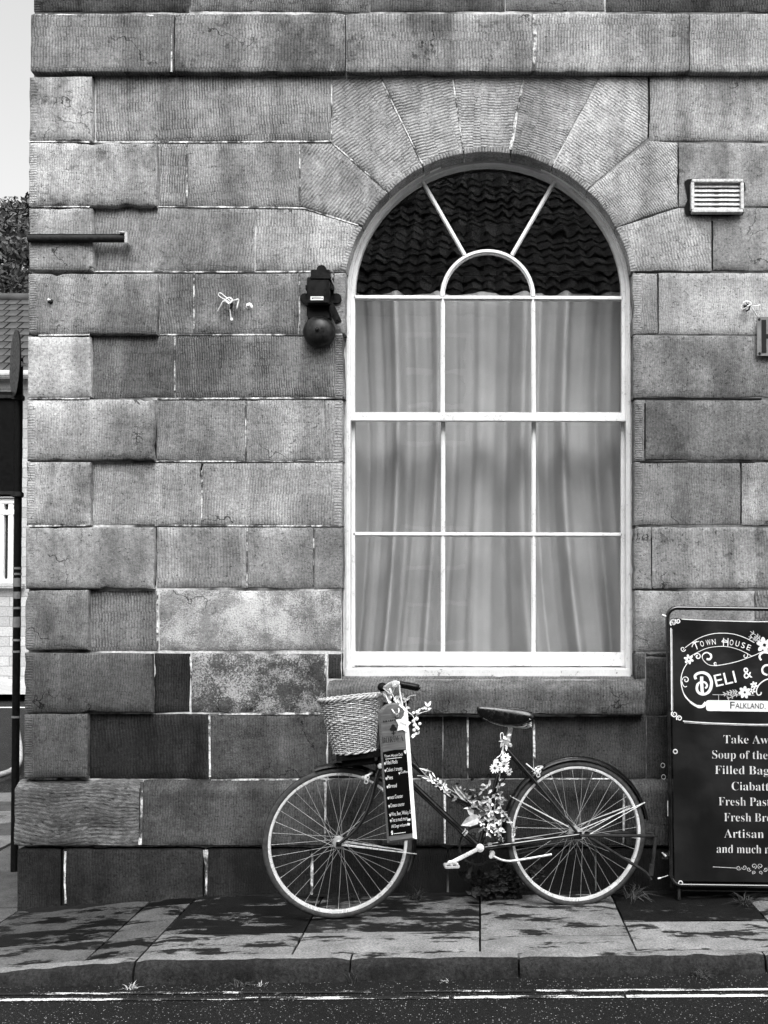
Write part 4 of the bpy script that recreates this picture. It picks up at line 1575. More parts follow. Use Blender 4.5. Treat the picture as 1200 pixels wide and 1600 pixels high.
mb.bbox(g0 + Vector((-.022, .004, 0)), (.02, .024, .03), .004)
mb.tube(spl([g0 + Vector((-.02, -.01, 0)), L(612, 1084, -.2), L(601, 1077, -.15), L(597, 1073, -.1)], 5), .0032, 8)
mb.tube(spl([SC + Vector((-.01, -.03, .01)), L(604, 1070, -.12), L(612, 1066, -.16), L(621, 1067, -.22)], 5), .0026, 8)
mb.build('brake_lever', M['steel'], hb, smooth=50)
mb = MB()
mb.lathe([(0, .022), (.012, .02), (.02, .012), (.022, 0), (.0, -.002)], 18, Matrix.Translation(L(597, 1074, -.11)) @ Matrix.Rotation(R(60), 4, 'X'))
mb.build('bell', M['matt_black'], hb, smooth=50)

# wicker basket
def basket():
    cB = L(554, 1174, -.02); cT = L(556, 1090, -.02)
    bk = empty('basket', (0, 0, 0), bike)
    ax = (cT - cB); H = ax.length; ax.normalize()
    fx = Vector((1, 0, 0)) - ax * ax.x; fx.normalize()
    tilt = Matrix.Rotation(R(-6.5), 3, 'Y')
    fx = tilt @ fx; ax = tilt @ ax
    fy = ax.cross(fx) * -1
    def pt(th, t_, r_=0.0):
        a_, b_ = lerp(.094, .140, t_), lerp(.09, .12, t_)
        c_, s_ = math.cos(th), math.sin(th)
        e = 2 / 2.35
        x = a_ * math.copysign(abs(c_) ** e, c_); y = b_ * math.copysign(abs(s_) ** e, s_)
        nn = Vector((c_ / a_, s_ / b_)).normalized()
        x += nn.x * r_; y += nn.y * r_
        return cB + ax * (H * t_) + fx * x + fy * y
    S = 28; rows = 28
    mb = MB()
    for i in range(rows):
        t_ = (i + .5) / rows
        ring = [pt(2 * PI * k / (S * 4), t_ + .004 * noise.noise(Vector((k * .1, i, 0))),   .0026 * math.cos(PI * S * k / (S * 4) + PI * i)) for k in range(S * 4)]
        mb.tube(ring, .0030 if i not in (16, 17) else .0045, 6, closed=True)
    o = mb.build('weave', M['wicker'], bk, smooth=70); tag(o, kind='stuff')
    mb = MB()
    for k in range(S):
        th = 2 * PI * k / S
        mb.tube([pt(th, t_, 0) for t_ in (-.02, .25, .5, .75, 1.0)], .0026, 5)
    o = mb.build('stakes', M['wicker'], bk, smooth=70); tag(o, kind='stuff')
    mb = MB()
    for q in range(3):
        ring = [pt(2 * PI * k / 120, 1.0 + .028 * math.cos(k * .55 + q * 2.094), .006 * math.sin(k * .55 + q * 2.094)) for k in range(120)]
        mb.tube(ring, .0048, 6, closed=True)
    mb.build('rim', M['wicker'], bk, smooth=70)
    mb = MB()
    for q in range(2):
        ring = [pt(2 * PI * k / 100, .005 + .02 * math.cos(k * .5 + q * PI), .005 * math.sin(k * .5 + q * PI)) for k in range(100)]
        mb.tube(ring, .004, 6, closed=True)
    ring = [pt(2 * PI * k / 48, .02, -.004) for k in range(48)]
    mb.add(ring, [tuple(range(48))])
    mb.build('base', M['wicker'], bk, smooth=70)
    mb = MB()
    NK = 60; lv = [-.06, .0, .25, .5, .75, .97]
    vs_ = [pt(2 * PI * k / NK, t_, -.0065) for t_ in lv for k in range(NK)]
    mb.add(vs_, [(j * NK + k, j * NK + (k + 1) % NK, (j + 1) * NK + (k + 1) % NK, (j + 1) * NK + k) for j in range(len(lv) - 1) for k in range(NK)])
    mb.build('lining', M['matt_black'], bk, smooth=70)
    # black carrier under the basket
    mb = MB()
    cc = cB - ax * .028 + fx * .012
    m_ = Matrix((fx, fy, ax)).transposed()
    mb.bbox(cc, (.19, .15, .006), .002, m_)
    for s in (-1, 1):
        mb.bbox(cc + fy * (s * .075) + ax * .012, (.19, .005, .03), .002, m_)
        mb.bbox(cc + fx * (s * .095) + ax * .012, (.005, .15, .03), .002, m_)
    mb.bbox(cc - ax * .02, (.15, .11, .03), .006, m_)
    mb.tube(spl([cc + fx * .06 - ax * .03, L(588, 1192, 0), L(594, 1200, 0)], 4), .008, 8)
    mb.tube(spl([cc + fx * .09, L(596, 1176, -.03), L(600, 1150, 0)], 4), .006, 8)
    mb.build('basket_carrier', M['matt_black'], bike, smooth=40)
    mb = MB()
    mb.tube([pt(-PI / 2 + .5, .06, .01), pt(-PI / 2 + .5, -.12, .006) ], .0025, 6)
    for th in (-PI / 2 - .7, -PI / 2 + .6):
        q = pt(th, -.14, 0); mb.bbox(q, (.016, .006, .006), .001)
    mb.build('strap', M['rope'], bk)
basket()

# ================================================================== writing helpers
def text_mesh(body, size=1.0, align='LEFT', warp=None, extrude=0.0, thin=0.0):
    cu = bpy.data.curves.new('t', 'FONT')
    cu.body = body; cu.size = size; cu.align_x = align; cu.resolution_u = 3; cu.extrude = extrude; cu.offset = thin
    o = bpy.data.objects.new('t', cu)
    COL.objects.link(o)
    bpy.context.view_layer.update()
    me = bpy.data.meshes.new_from_object(o.evaluated_get(bpy.context.evaluated_depsgraph_get()))
    vs = [v.co.copy() for v in me.vertices]; fs = [tuple(p.vertices) for p in me.polygons]
    bpy.data.objects.remove(o); bpy.data.curves.remove(cu); bpy.data.meshes.remove(me)
    return vs, fs

def serif(s):
    """same letters in an upright serif face"""
    out = ''
    for ch in s:
        if 'A' <= ch <= 'Z': out += chr(0x1D400 + ord(ch) - 65)
        elif 'a' <= ch <= 'z': out += chr(0x1D41A + ord(ch) - 97)
        else: out += ch
    return out

def lettering(body, height, width, place, mat, parent, align='LEFT', name='lettering', warp=None):
    """text set to a cap height; width (or None) squeezes it; place(x, y) gives the world point"""
    vs, fs = text_mesh(body, 1.0, 'LEFT', thin=-.013 if any(ord(q) > 0x1D000 for q in body) else 0.0)
    if not vs:
        return None
    x0 = min(v.x for v in vs); x1 = max(v.x for v in vs)
    cap = .72
    sy = height / cap
    sx = (width / (x1 - x0)) if width else sy
    W = (x1 - x0) * sx
    off = {'LEFT': 0, 'CENTER': -W / 2, 'RIGHT': -W}[align]
    out = []
    for v in vs:
        x, y = (v.x - x0) * sx + off, v.y * sy
        if warp: x, y = warp(x, y)
        out.append(place(x, y))
    mb = MB(); mb.add(out, fs)
    return mb.build(name, mat, parent)

# ================================================================== menu board hanging on the handlebar
def menu_board():
    bl = P(606, 1318, -.70); br_ = P(652, 1311.8, -.668); tl = P(597.5, 1113, -.70)
    ux = (br_ - bl); W = ux.length; ux.normalize()
    uz = (tl - bl); uz = uz - ux * uz.dot(ux); H = uz.length; uz.normalize()
    ny = ux.cross(uz)                       # towards the viewer
    board = empty('menu_board', bl)
    board.matrix_world = Matrix.Translation(bl) @ Matrix((ux, -ny, uz)).transposed().to_4x4()
    tag(board, 'narrow wooden menu board with a black chalk panel hung from the bicycle handlebar', 'menu board')
    def outl(i):
        pts = [(i * .5, i * .5), (W - i, i * .5), (W - i, H * .97)]
        for k in range(1, 9):
            a = PI * k / 9
            pts.append((W / 2 + (W / 2 - i * .6) * math.cos(a), H * .97 + .052 * math.sin(a) - i * .3))
        pts.append((i * .5, H * .955))
        return pts
    o1, o2 = outl(0), outl(.019)
    n = len(o1)
    mb = MB()
    vs = [(a, 0, b) for a, b in o2] + [(a, .007, b) for a, b in o1] + [(a, .022, b) for a, b in o1]
    fs = [tuple(range(n))]
    mi = [0]
    for i in range(n):
        j = (i + 1) % n
        fs.append((i, j, n + j, n + i)); mi.append(1 if i in (1, 2, 3, 4) else 0)
        fs.append((n + i, n + j, 2 * n + j, 2 * n + i)); mi.append(1 if i in (1, 2, 3) else 0)
    fs.append(tuple(range(3 * n - 1, 2 * n - 1, -1))); mi.append(0)
    mb.v = [Vector(v) for v in vs]; mb.f = fs; mb.mi = mi
    mb.build('board', [M['wood'], M['wood_pale']], board)
    # black panel
    a0, a1, b0, b1 = W * .05, W * .86, H * .055, H * .70
    mb = MB()
    jag = [(a0, b0), (a1, b0), (a1, b1 - .004), (a1 - .01, b1), ((a0 + a1) / 2, b1 + .003), (a0, b1 - .002)]
    mb.add([(x, -.0012, z) for x, z in jag], [tuple(range(len(jag)))])
    pnl = mb.build('chalk_panel', M['board_black'], board)
    pl = lambda x0, z0: (lambda x, y: (x0 + x, -.0024, z0 + y))
    lettering('Town House Deli', .012, W * .62, pl(W * .09, H * .655), M['chalk'], pnl)
    lettering('\u2665', .012, .012, pl(W * .76, H * .668), M['chalk'], pnl)
    lines = [('Filled Rolls', .60, .34, .10), ('Cakes / treats', .545, .46, .10), ('Pies', .485, .16, .11), ('Bread', .42, .24, .13), ('meat Counter', .335, .40, .13),
             ('Cheese counter', .272, .42, .14), ('Wine, Beer, Whisky, Gin', .205, .62, .15), ('Tea so much more', .16, .46, .16)]
    for s, z, w, x in lines:
        lettering(s, .017, W * w * 1.15, pl(W * (x + .03), H * z), M['chalk'], pnl)
        lettering('\u2665', .009, .007, pl(W * (x - .035), H * z), M['chalk'], pnl)
    lettering('Coffee', .011, W * .24, pl(W * .60, H * .520), M['chalk'], pnl)
    lettering('\u2665', .008, .007, pl(W * .53, H * .515), M['chalk'], pnl)
    lettering('All Dogs welcome', .014, W * .54, pl(W * .16, H * .115), M['chalk'], pnl)
    mb = MB()
    mb.box((W * .40, -.0022, H * .642), (W * .56, .0008, .0022))
    mb.box((W * .42, -.0022, H * .068), (W * .40, .0008, .0022))
    for (x, z) in ((.74, .16), (.72, .128), (.76, .125), (.79, .16), (.16, .085), (.17, .07)):
        mb.box((W * x, -.0022, H * z), (.006, .0008, .010), Matrix.Rotation(.4, 3, 'Y'))
    mb.build('chalk_mark', M['chalk'], pnl)
    # branding burnt into the wood
    lettering(serif('BORDEA'), .027, W * .72, pl(W * .06, H * .765), M['print_black'], board)
    mb = MB()
    rn = random.Random(5)
    x = W * .16
    while x < W * .62:                       # worn, unreadable line of burnt print
        w_ = rn.uniform(.003, .006)
        mb.box((x, -.0018, H * .93 + .05 * (x - W * .2)), (w_, .0006, rn.uniform(.004, .008))); x += w_ + rn.uniform(.002, .006)
    q_ = mb.build('worn_print', M['print_black'], board); tag(q_, kind='stuff')
    mb = MB()
    for k in range(3):
        a = R(90 + 120 * k)
        mb.lathe([(0, 0), (.0085, 0)], 12, Matrix.Translation((W * .46 + .008 * math.cos(a), -.0022, H * .872 + .008 * math.sin(a))) @ Matrix.Rotation(R(90), 4, 'X'))
    mb.box((W * .46, -.0022, H * .845), (.004, .0008, .03))
    mb.box((W * .46, -.0022, H * .835), (.018, .0008, .003))
    mb.build('clover_mark', M['print_black'], board)
    # hanging hole bolt and cord
    mb = MB()
    mb.lathe([(0, .004), (.008, .003), (.009, 0)], 14, Matrix.Translation((W * .62, -.002, H * .965)) @ Matrix.Rotation(R(90), 4, 'X'))
    mb.build('hanging_bolt', M['alloy'], board, smooth=50)
    inv = board.matrix_world.inverted()
    mb = MB()
    top = BIKE_M @ SC
    hole = Vector((W * .62, -.004, H * .965))
    for dx in (-.02, .01):
        mb.tube(spl([hole, hole + Vector((dx, .01, .03)), inv @ (top + Vector((dx, -.02, .01)))], 5), .003, 6)
    mb.build('hanging_cord', M['rope'], board)
    # paper star tied on
    st = empty('star_tag', board.matrix_world @ Vector((W * .80, -.006, H * .895)))
    st.matrix_world = Matrix.Translation(board.matrix_world @ Vector((W * .80, -.006, H * .895))) @ board.matrix_world.to_3x3().to_4x4()
    tag(st, 'small white paper star with handwriting tied to the top of the menu board', 'paper star')
    pts = []
    for k in range(10):
        a = R(90 + 36 * k - 14); r_ = .036 if k % 2 == 0 else .021
        pts.append((r_ * math.cos(a), 0, r_ * math.sin(a) * 1.15))
    mb = MB()
    mb.add(pts + [(p[0], .0012, p[2]) for p in pts], [tuple(range(10)), tuple(range(19, 9, -1))] + [(i, (i + 1) % 10, 10 + (i + 1) % 10, 10 + i) for i in range(10)])
    mb.build('star', M['petal'], st)
    rot_ = Matrix.Rotation(R(28), 3, 'Y')
    lettering('Coco', .009, .028, lambda x, y: rot_ @ Vector((x - .014, -.001, y - .002)), M['print_black'], st)
menu_board()

# ================================================================== flowers tied to the frame
def daisy(mb_p, mb_d, c, n, r):
    n = n.normalized(); u = n.orthogonal().normalized(); v = n.cross(u)
    k_ = 13
    for k in range(k_):
        a = 2 * PI * k / k_ + random.uniform(-.1, .1)
        d = u * math.cos(a) + v * math.sin(a); e = n.cross(d)
        rr = r * random.uniform(.85, 1.08); w = r * .16
        lift = random.uniform(-.1, .25) * r
        p = [c + d * r * .15, c + d * rr * .55 + e * w + n * lift * .5, c + d * rr * .95 + e * w * .5 + n * lift, c + d * rr + n * lift * .9,
             c + d * rr * .95 - e * w * .5 + n * lift, c + d * rr * .55 - e * w + n * lift * .5]
        mb_p.add(p, [(0, 1, 2, 3, 4, 5)])
    m_ = Matrix((u, v, n)).transposed().to_4x4(); m_.translation = c
    mb_d.lathe([(0, r * .16), (r * .15, r * .12), (r * .24, 0)], 10, m_)

def leaf(mb, c, d, n, ln, w):
    d = d.normalized(); n = (n - d * n.dot(d)).normalized() if (n - d * n.dot(d)).length > 1e-4 else d.orthogonal()
    e = d.cross(n)
    p = [c, c + d * ln * .3 + e * w * .5 + n * .1 * ln, c + d * ln * .65 + e * w * .42 + n * .12 * ln, c + d * ln, c + d * ln * .65 - e * w * .42 + n * .12 * ln, c + d * ln * .3 - e * w * .5 + n * .1 * ln, c + d * ln * .5]
    mb.add(p, [(0, 1, 6), (1, 2, 6), (2, 3, 6), (3, 4, 6), (4, 5, 6), (5, 0, 6)])

def bw(px, py, w):
    return BIKE_M @ L(px, py, w)

VIEW = Vector((0, -1, .25))
def garland():
    gl = empty('flower_garland', bw(770, 1290, -.07))
    tag(gl, 'garland of artificial daisies and pale leaves wound round the bicycle frame', 'flowers')
    base = gl.location
    st, lp, ld, lw = MB(), MB(), MB(), MB()
    runs = [spl([bw(652, 1212, -.04), bw(672, 1215, -.04), bw(700, 1232, -.045), bw(728, 1248, -.05), bw(752, 1262, -.05), bw(775, 1280, -.06)], 6),
            spl([bw(655, 1200, -.04), bw(676, 1222, -.05), bw(704, 1240, -.05), bw(735, 1256, -.06), bw(765, 1275, -.06)], 6),
            spl([bw(790, 1150, -.05), bw(786, 1175, -.05), bw(782, 1205, -.06), bw(776, 1240, -.065), bw(772, 1275, -.07), bw(776, 1300, -.07)], 6),
            spl([bw(735, 1262, -.05), bw(755, 1256, -.07), bw(770, 1246, -.07), bw(782, 1238, -.06)], 6),
            spl([bw(745, 1280, -.06), bw(760, 1272, -.075), bw(775, 1268, -.07)], 6),
            spl([bw(780, 1250, -.06), bw(784, 1275, -.07), bw(782, 1300, -.07), bw(786, 1316, -.07)], 6),
            spl([bw(768, 1260, -.07), bw(764, 1285, -.08), bw(762, 1300, -.08)], 6),
            spl([bw(782, 1262, -.06), bw(800, 1288, -.08), bw(803, 1300, -.08)], 6)]
    for r_ in runs:
        st.tube(r_, .0022, 5)
    def rnd(s=.02):
        return Vector((random.uniform(-s, s), random.uniform(-s, s), random.uniform(-s, s)))
    for ri, r_ in enumerate(runs):
        for p in r_:
            if ri < 2:
                k = 1 if random.random() < .35 else 0
            else:
                k = 1 if random.random() < .5 else 2
            for _ in range(k):
                d = rnd(1) + Vector((0, -.3, 0)); n_ = VIEW + rnd(.6)
                q = random.random()
                leaf(lp if q < .45 else (lw if q < .75 else ld), p + rnd(.012), d, n_, random.uniform(.015, .034), random.uniform(.008, .016))
    for (px, py, s) in ((726, 1230, 16), (736, 1240, 14), (722, 1238, 10), (748, 1250, 16), (760, 1262, 14), (765, 1285, 12), (778, 1250, 12), (766, 1235, 12)):
        for _ in range(s // 2 + 3):
            c = bw(px, py, -.06) + rnd(.03)
            q = random.random()
            leaf(lp if q < .6 else ld, c, rnd(1), VIEW + rnd(.5), random.uniform(.018, .04), random.uniform(.01, .02))
    # one broad ivy leaf and a long strap leaf
    for (px, py, ex, ey, w) in ((752, 1276, 720, 1290, .05), (740, 1272, 730, 1265, .03), (728, 1252, 706, 1228, .018), (732, 1250, 712, 1226, .014)):
        a, b = bw(px, py, -.075), bw(ex, ey, -.085)
        leaf(lp, a, b - a, VIEW, (b - a).length, w)
    # bundle of white buds at the foot and on the bow
    for (px, py) in ((768, 1293), (774, 1298), (780, 1292), (756, 1288), (752, 1282), (777, 1284), (772, 1272), (786, 1300), (776, 1304), (760, 1295), (676, 1222), (684, 1225), (691, 1228), (697, 1226), (680, 1219), (694, 1232)):
        for _ in range(3):
            leaf(lw, bw(px, py, -.08) + rnd(.010), rnd(1), VIEW + rnd(.4), random.uniform(.012, .024), random.uniform(.008, .014))
    for (a, b) in (((655, 1200), (675, 1206)), ((675, 1206), (681, 1216)), ((658, 1214), (676, 1219)), ((670, 1205), (676, 1222)), ((740, 1258), (716, 1236)), ((705, 1246), (690, 1232))):
        p, q = bw(*a, -.06), bw(*b, -.07)
        leaf(lw, p, q - p, VIEW, (q - p).length, .007)
    inv = -base
    for mbx in (st, lp, ld, lw):
        mbx.v = [v + inv for v in mbx.v]
    st.build('stem', M['leaf_pale'], gl, smooth=60)
    for mbx, mt in ((lp, 'leaf_pale'), (ld, 'leaf_dark'), (lw, 'leaf_white')):
        o = mbx.build('leaves', M[mt], gl, fixn=False); tag(o, kind='stuff')
    for (px, py, r_, n_) in ((773, 1200, .031, (-.4, -1, .1)), (787, 1197, .036, (.3, -1, .15)), (790, 1184, .030, (.2, -.9, .6)), (775, 1189, .016, (-.3, -.8, .5)), (796, 1206, .024, (.8, -.8, -.3))):
        mp, md = MB(), MB()
        daisy(mp, md, bw(px, py, -.075) - base, Vector(n_), r_ * .85)
        h = mp.build('flower', M['petal'], gl, fixn=False)
        md.build('disc', M['disc'], h, smooth=60)
    # tying loop at the seat post
    mb = MB()
    mb.tube(spl([bw(784, 1165, -.03) - base, bw(782, 1148, -.03) - base, bw(786, 1146, -.03) - base, bw(787, 1160, -.03) - base, bw(783, 1178, -.04) - base, bw(776, 1184, -.05) - base], 5), .0022, 6)
    mb.build('tie', M['rope'], gl)
garland()

def berries():
    c0 = bw(650, 1125, -.2)
    b = empty('berry_spray', c0)
    tag(b, 'small spray of white berries and petals behind the top of the menu board', 'flowers')
    mp = MB()
    for (px, py, r_) in ((652, 1113, 3.6), (646, 1114, 2.8), (651, 1123, 3.4), (646, 1127, 3), (648, 1133, 3.6), (656, 1131, 2.8), (651, 1137, 3.6), (653, 1139, 3), (647, 1141, 3)):
        r = r_ * .0028
        mp.lathe([(0, -r), (r * .7, -r * .7), (r, 0), (r * .7, r * .7), (0, r)], 10, Matrix.Translation(bw(px, py, -.2) - c0))
    mp.build('berry', M['petal'], b, smooth=60); b.children[0]['kind'] = 'stuff'
    mb = MB()
    mb.tube(spl([bw(634, 1092, -.2) - c0, bw(636, 1110, -.2) - c0, bw(646, 1120, -.2) - c0, bw(650, 1140, -.2) - c0], 5), .002, 5)
    mb.tube(spl([bw(650, 1118, -.2) - c0, bw(660, 1113, -.2) - c0, bw(672, 1110, -.2) - c0], 5), .0014, 5)
    mb.tube(spl([bw(630, 1096, -.2) - c0, bw(640, 1088, -.2) - c0, bw(650, 1086, -.2) - c0], 5), .0016, 5)
    mb.build('stem', M['leaf_white'], b)
    mb = MB()
    rn = random.Random(3)
    for (px, py) in ((632, 1086), (634, 1094), (631, 1098), (634, 1104), (668, 1108), (669, 1104), (652, 1148), (648, 1146), (657, 1107), (617, 1088), (616, 1096), (619, 1102), (621, 1092), (612, 1098), (608, 1106)):
        for _ in range(2):
            leaf(mb, bw(px, py, -.2) - c0, Vector((rn.uniform(-1, 1), rn.uniform(-.4, .4), rn.uniform(-1, 1))), VIEW, rn.uniform(.015, .03), rn.uniform(.008, .014))
    o = mb.build('petals', M['leaf_white'], b, fixn=False); tag(o, kind='stuff')
berries()

# ================================================================== banner sign on its tube frame
def banner():
    lo, hi = -.20, -.10                          # leans back towards the wall
    o0 = P(1183, 1388, lo); o1 = P(1183, 948, hi)
    vz = (o1 - o0); Hh = vz.length; vz.normalize()
    nrm = Vector((1, 0, 0)).cross(vz)            # towards the viewer
    sg = empty('banner_sign', o0)
    sg.matrix_world = Matrix.Translation(o0) @ Matrix((Vector((1, 0, 0)), -nrm, vz)).transposed().to_4x4()
    inv = sg.matrix_world.inverted()
    tag(sg, 'tall black vinyl banner with white lettering on a black tube frame, beside the bicycle', 'banner sign')
    c_l = inv @ CAM; m3 = inv.to_3x3()
    def B(px, py, off=0.0):
        """photo measurement -> sign coordinates on its face"""
        d = m3 @ ray(px, py)
        return c_l + d * ((-off - c_l.y) / d.y)
    def ctr(q):
        return Vector((q.x, 0, q.z))
    # frame: rounded tube rectangle
    def rr(x0, x1, y0, y1, r, n=6):
        pts = []
        for (cx, cy, a0) in ((x1 - r, y0 + r, 90), (x0 + r, y0 + r, 180)):
            pass
        P4 = [B(x0, y1), B(x1, y1), B(x1, y0), B(x0, y0)]
        R_ = .048
        cs = [(P4[0].x + R_, P4[0].z + R_, 180), (P4[1].x - R_, P4[1].z + R_, 270), (P4[2].x - R_, P4[2].z - R_, 0), (P4[3].x + R_, P4[3].z - R_, 90)]
        for (cx, cz, a0) in cs:
            for k in range(n + 1):
                a = R(a0 + 90 * k / n)
                pts.append(Vector((cx + R_ * math.cos(a), 0, cz + R_ * math.sin(a))))
        return pts
    mb = MB()
    mb.tube(rr(1048.5, 1317, 951.5, 1384.5, 10), .0105, 10, closed=True)
    fr = mb.build('frame', M['black'], sg, smooth=60)
    # rear prop frame and feet
    mb = MB()
    z0 = B(1050, 1390).z
    for x in (B(1052, 1380).x, B(1314, 1380).x):
        mb.tube([Vector((x, .03, z0 - .0)), Vector((x, .075, B(1050, 1180).z)), Vector((x, .03, B(1050, 975).z))], .009, 8)
        mb.tube([Vector((x + .03, .015, z0 + .02)), Vector((x + .03, .015, z0 - .055))], .008, 8)
    mb.tube([Vector((B(1040, 1340).x - .01, .012, B(1040, 1340).z)), Vector((B(1052, 1340).x, .012, B(1052, 1340).z))], .008, 8)
    mb.bbox(Vector((B(1043, 1340).x, .01, B(1043, 1340).z)), (.045, .008, .03), .002)
    mb.bbox(Vector((B(1183, 1392).x, .03, z0 - .012)), (B(1300, 1392).x - B(1066, 1392).x, .03, .006), .002)
    mb.build('rear_prop', M['iron'], sg, smooth=45)
    mb = MB()
    mb.tube([B(1035, 1334), B(1039, 1338)], .0035, 6); mb.tube([B(1038, 1337), B(1041, 1340)], .006, 8)
    mb.tube([B(1031, 1374), B(1044, 1370)], .0022, 6); mb.tube([B(1028, 1375), B(1033, 1374)], .005, 8)
    mb.tube([B(1040, 963), B(1048, 966)], .006, 8); mb.tube([B(1045, 1253), B(1045, 1277)], .0022, 6)
    mb.build('fixing', M['alloy'], sg, smooth=50)
    mb = MB()
    for (px, py) in ((1038, 1198), (1039, 1216)):
        q = B(px, py)
        mb.tube([q + Vector((.010 * math.cos(a), 0, .011 * math.sin(a))) for a in [2 * PI * k / 10 for k in range(10)]], .0018, 5, closed=True)
    mb.build('cable_tie', M['sign_grey'], sg)
    # banner cloth with sag and creases
    NX, NZ = 46, 72
    a, b, c, d = B(1054, 1378), B(1312, 1378), B(1312, 968), B(1054, 968)
    vs, fs = [], []
    for j in range(NZ + 1):
        for i in range(NX + 1):
            s, t_ = i / NX, j / NZ
            q = (a * (1 - s) + b * s) * (1 - t_) + (d * (1 - s) + c * s) * t_
            edge = min(s, 1 - s, t_, 1 - t_)
            sag = -.008 * 4 * s * (1 - s) * (t_ ** 6)
            w = .008 * noise.noise(Vector((s * 2.5 + t_ * 1.5, t_ * 3.5, 1))) + .005 * noise.noise(Vector((s * 6 - t_ * 4, t_ * 6, 5)))
            w += .004 * math.sin((s * 5 + t_ * 9)) * math.exp(-((s - .25) / .2) ** 2)
            vs.append((q.x, -.004 + w * min(1, edge * 8), q.z + sag))
    for j in range(NZ):
        for i in range(NX):
            k = j * (NX + 1) + i
            fs.append((k, k + 1, k + NX + 2, k + NX + 1))
    mb = MB(); mb.add(vs, fs)
    # solid edge
    cloth = mb.build('banner_cloth', M['vinyl'], sg, smooth=180)
    def surf(q, off):
        """sit print on the creased cloth"""
        s = (q.x - a.x) / (b.x - a.x); t_ = (q.z - a.z) / (d.z - a.z)
        fi, fj = max(0, min(NX - 1e-4, s * NX)), max(0, min(NZ - 1e-4, t_ * NZ))
        i, j = int(fi), int(fj); u, v = fi - i, fj - j
        g_ = lambda ii, jj: vs[jj * (NX + 1) + ii][1]
        y = lerp(lerp(g_(i, j), g_(i + 1, j), u), lerp(g_(i, j + 1), g_(i + 1, j + 1), u), v)
        return Vector((q.x, y - off, q.z))
    def ribbon(pts, w, mat='print', name='border', off=.0016, mirror=False, parent=cloth):
        """pts in photo pixels, w width(s) in pixels"""
        mb = MB()
        sides = (False, True) if mirror else (False,)
        for mr in sides:
            pp = [((2366 - x) if mr else x, y) for x, y in pts]
            v_, f_ = [], []
            n = len(pp)
            for i in range(n):
                p0, p1 = pp[max(i - 1, 0)], pp[min(i + 1, n - 1)]
                tx, ty = p1[0] - p0[0], p1[1] - p0[1]
                ln = math.hypot(tx, ty) or 1
                ww = (w[i] if isinstance(w, (list, tuple)) else w) / 2
                for sgn in (-1, 1):
                    v_.append(surf(B(pp[i][0] - ty / ln * ww * sgn, pp[i][1] + tx / ln * ww * sgn), off))
            for i in range(n - 1):
                f_.append((2 * i, 2 * i + 1, 2 * i + 3, 2 * i + 2))
            mb.add(v_, f_)
        return mb.build(name, M[mat], parent)
    def z1(pts):
        return [(980 + x / 5.4545, 940 + y / 5.4545) for x, y in pts]
    def sm(pts, n=6):
        return [(v.x, v.y) for v in spl([Vector((x, y, 0)) for x, y in pts], n)]
    def spiral(cx, cy, r0, turns, a0, n=26, sgn=1):
        return [(cx + r0 * (1 - .75 * k / n) * math.cos(a0 + sgn * turns * 2 * PI * k / n), cy + r0 * (1 - .75 * k / n) * math.sin(a0 + sgn * turns * 2 * PI * k / n)) for k in range(n + 1)]
    # double-ruled border
    ribbon([(1053.2, 983), (1053, 1050), (1052.8, 1112)], 1.5, mirror=True)
    ribbon([(1055.0, 985), (1054.8, 1050), (1054.6, 1112)], .8, 'print_grey', mirror=True)
    ribbon(sm([(1070, 969), (1110, 970.5), (1183, 971.5)]), 1.2, 'print', mirror=True)
    ribbon(sm([(1070, 1128), (1110, 1130.5), (1183, 1132)]), 1.5, 'print', mirror=True)
    ribbon(sm([(1072, 1130.5), (1110, 1132.5), (1183, 1134)]), .7, 'print_grey', mirror=True)
    for (cx, cy, r_, a0, sg_) in ((1057, 975, 5.2, 2.2, 1), (1064.5, 972, 4, -2.5, -1), (1057, 1117.5, 5.0, -2.2, -1), (1064.5, 1124, 4.6, 2.6, 1)):
        ribbon(spiral(cx, cy, r_, 1.4, a0, sgn=sg_), [1.9 - 1.0 * k / 26 for k in range(27)], 'print', 'corner_scroll', mirror=True)
    # arcs over and under TOWN HOUSE
    ribbon(sm(z1([(520, 400), (560, 370), (640, 318), (740, 283), (840, 273), (940, 282), (1030, 310), (1110, 350)])), 1.0, 'print', 'flourish')
    ribbon(sm(z1([(570, 470), (620, 442), (700, 405), (790, 388), (880, 388), (970, 410), (1040, 440), (1085, 465)])), .9, 'print', 'flourish')
    ribbon(spiral(*z1([(500, 412)])[0], 4.2, 1.2, 0.2), [1.3 - .6 * k / 26 for k in range(27)], 'print', 'flourish')
    ribbon(sm(z1([(1180, 425), (1100, 462), (980, 507), (880, 533), (780, 550), (720, 545), (680, 515), (662, 480), (672, 455), (700, 440), (730, 452), (740, 475), (725, 497), (700, 495)])), [1.0] * 42 + [1.3] * 6 + [2.0] * 12 + [3.2] * 19, 'print', 'flourish')
    ribbon(spiral(*z1([(625, 475)])[0], 5.4, 1.2, 3.4), [1.0 + 1.2 * k / 26 for k in range(27)], 'print', 'flourish')
    ribbon(spiral(*z1([(1030, 462)])[0], 4.8, .9, -1.2), 1.0, 'print', 'flourish')
    ribbon(spiral(*z1([(775, 532)])[0], 3.0, .9, .8), 1.4, 'print', 'flourish')
    # the big left-hand scroll down to the ribbon
    ribbon(sm(z1([(535, 530), (500, 590), (480, 660), (485, 740), (510, 810), (560, 865), (620, 900), (665, 895), (685, 862)])), [1.2] * 12 + [1.4] * 12 + [2.2] * 6 + [3.4] * 6 + [4.6] * 6 + [5.0] * 4 + [3.5] * 3, 'print', 'flourish')
    ribbon(spiral(*z1([(520, 675)])[0], 5.6, 1.15, 3.0), [1.0 + .8 * k / 26 for k in range(27)], 'print', 'flourish')
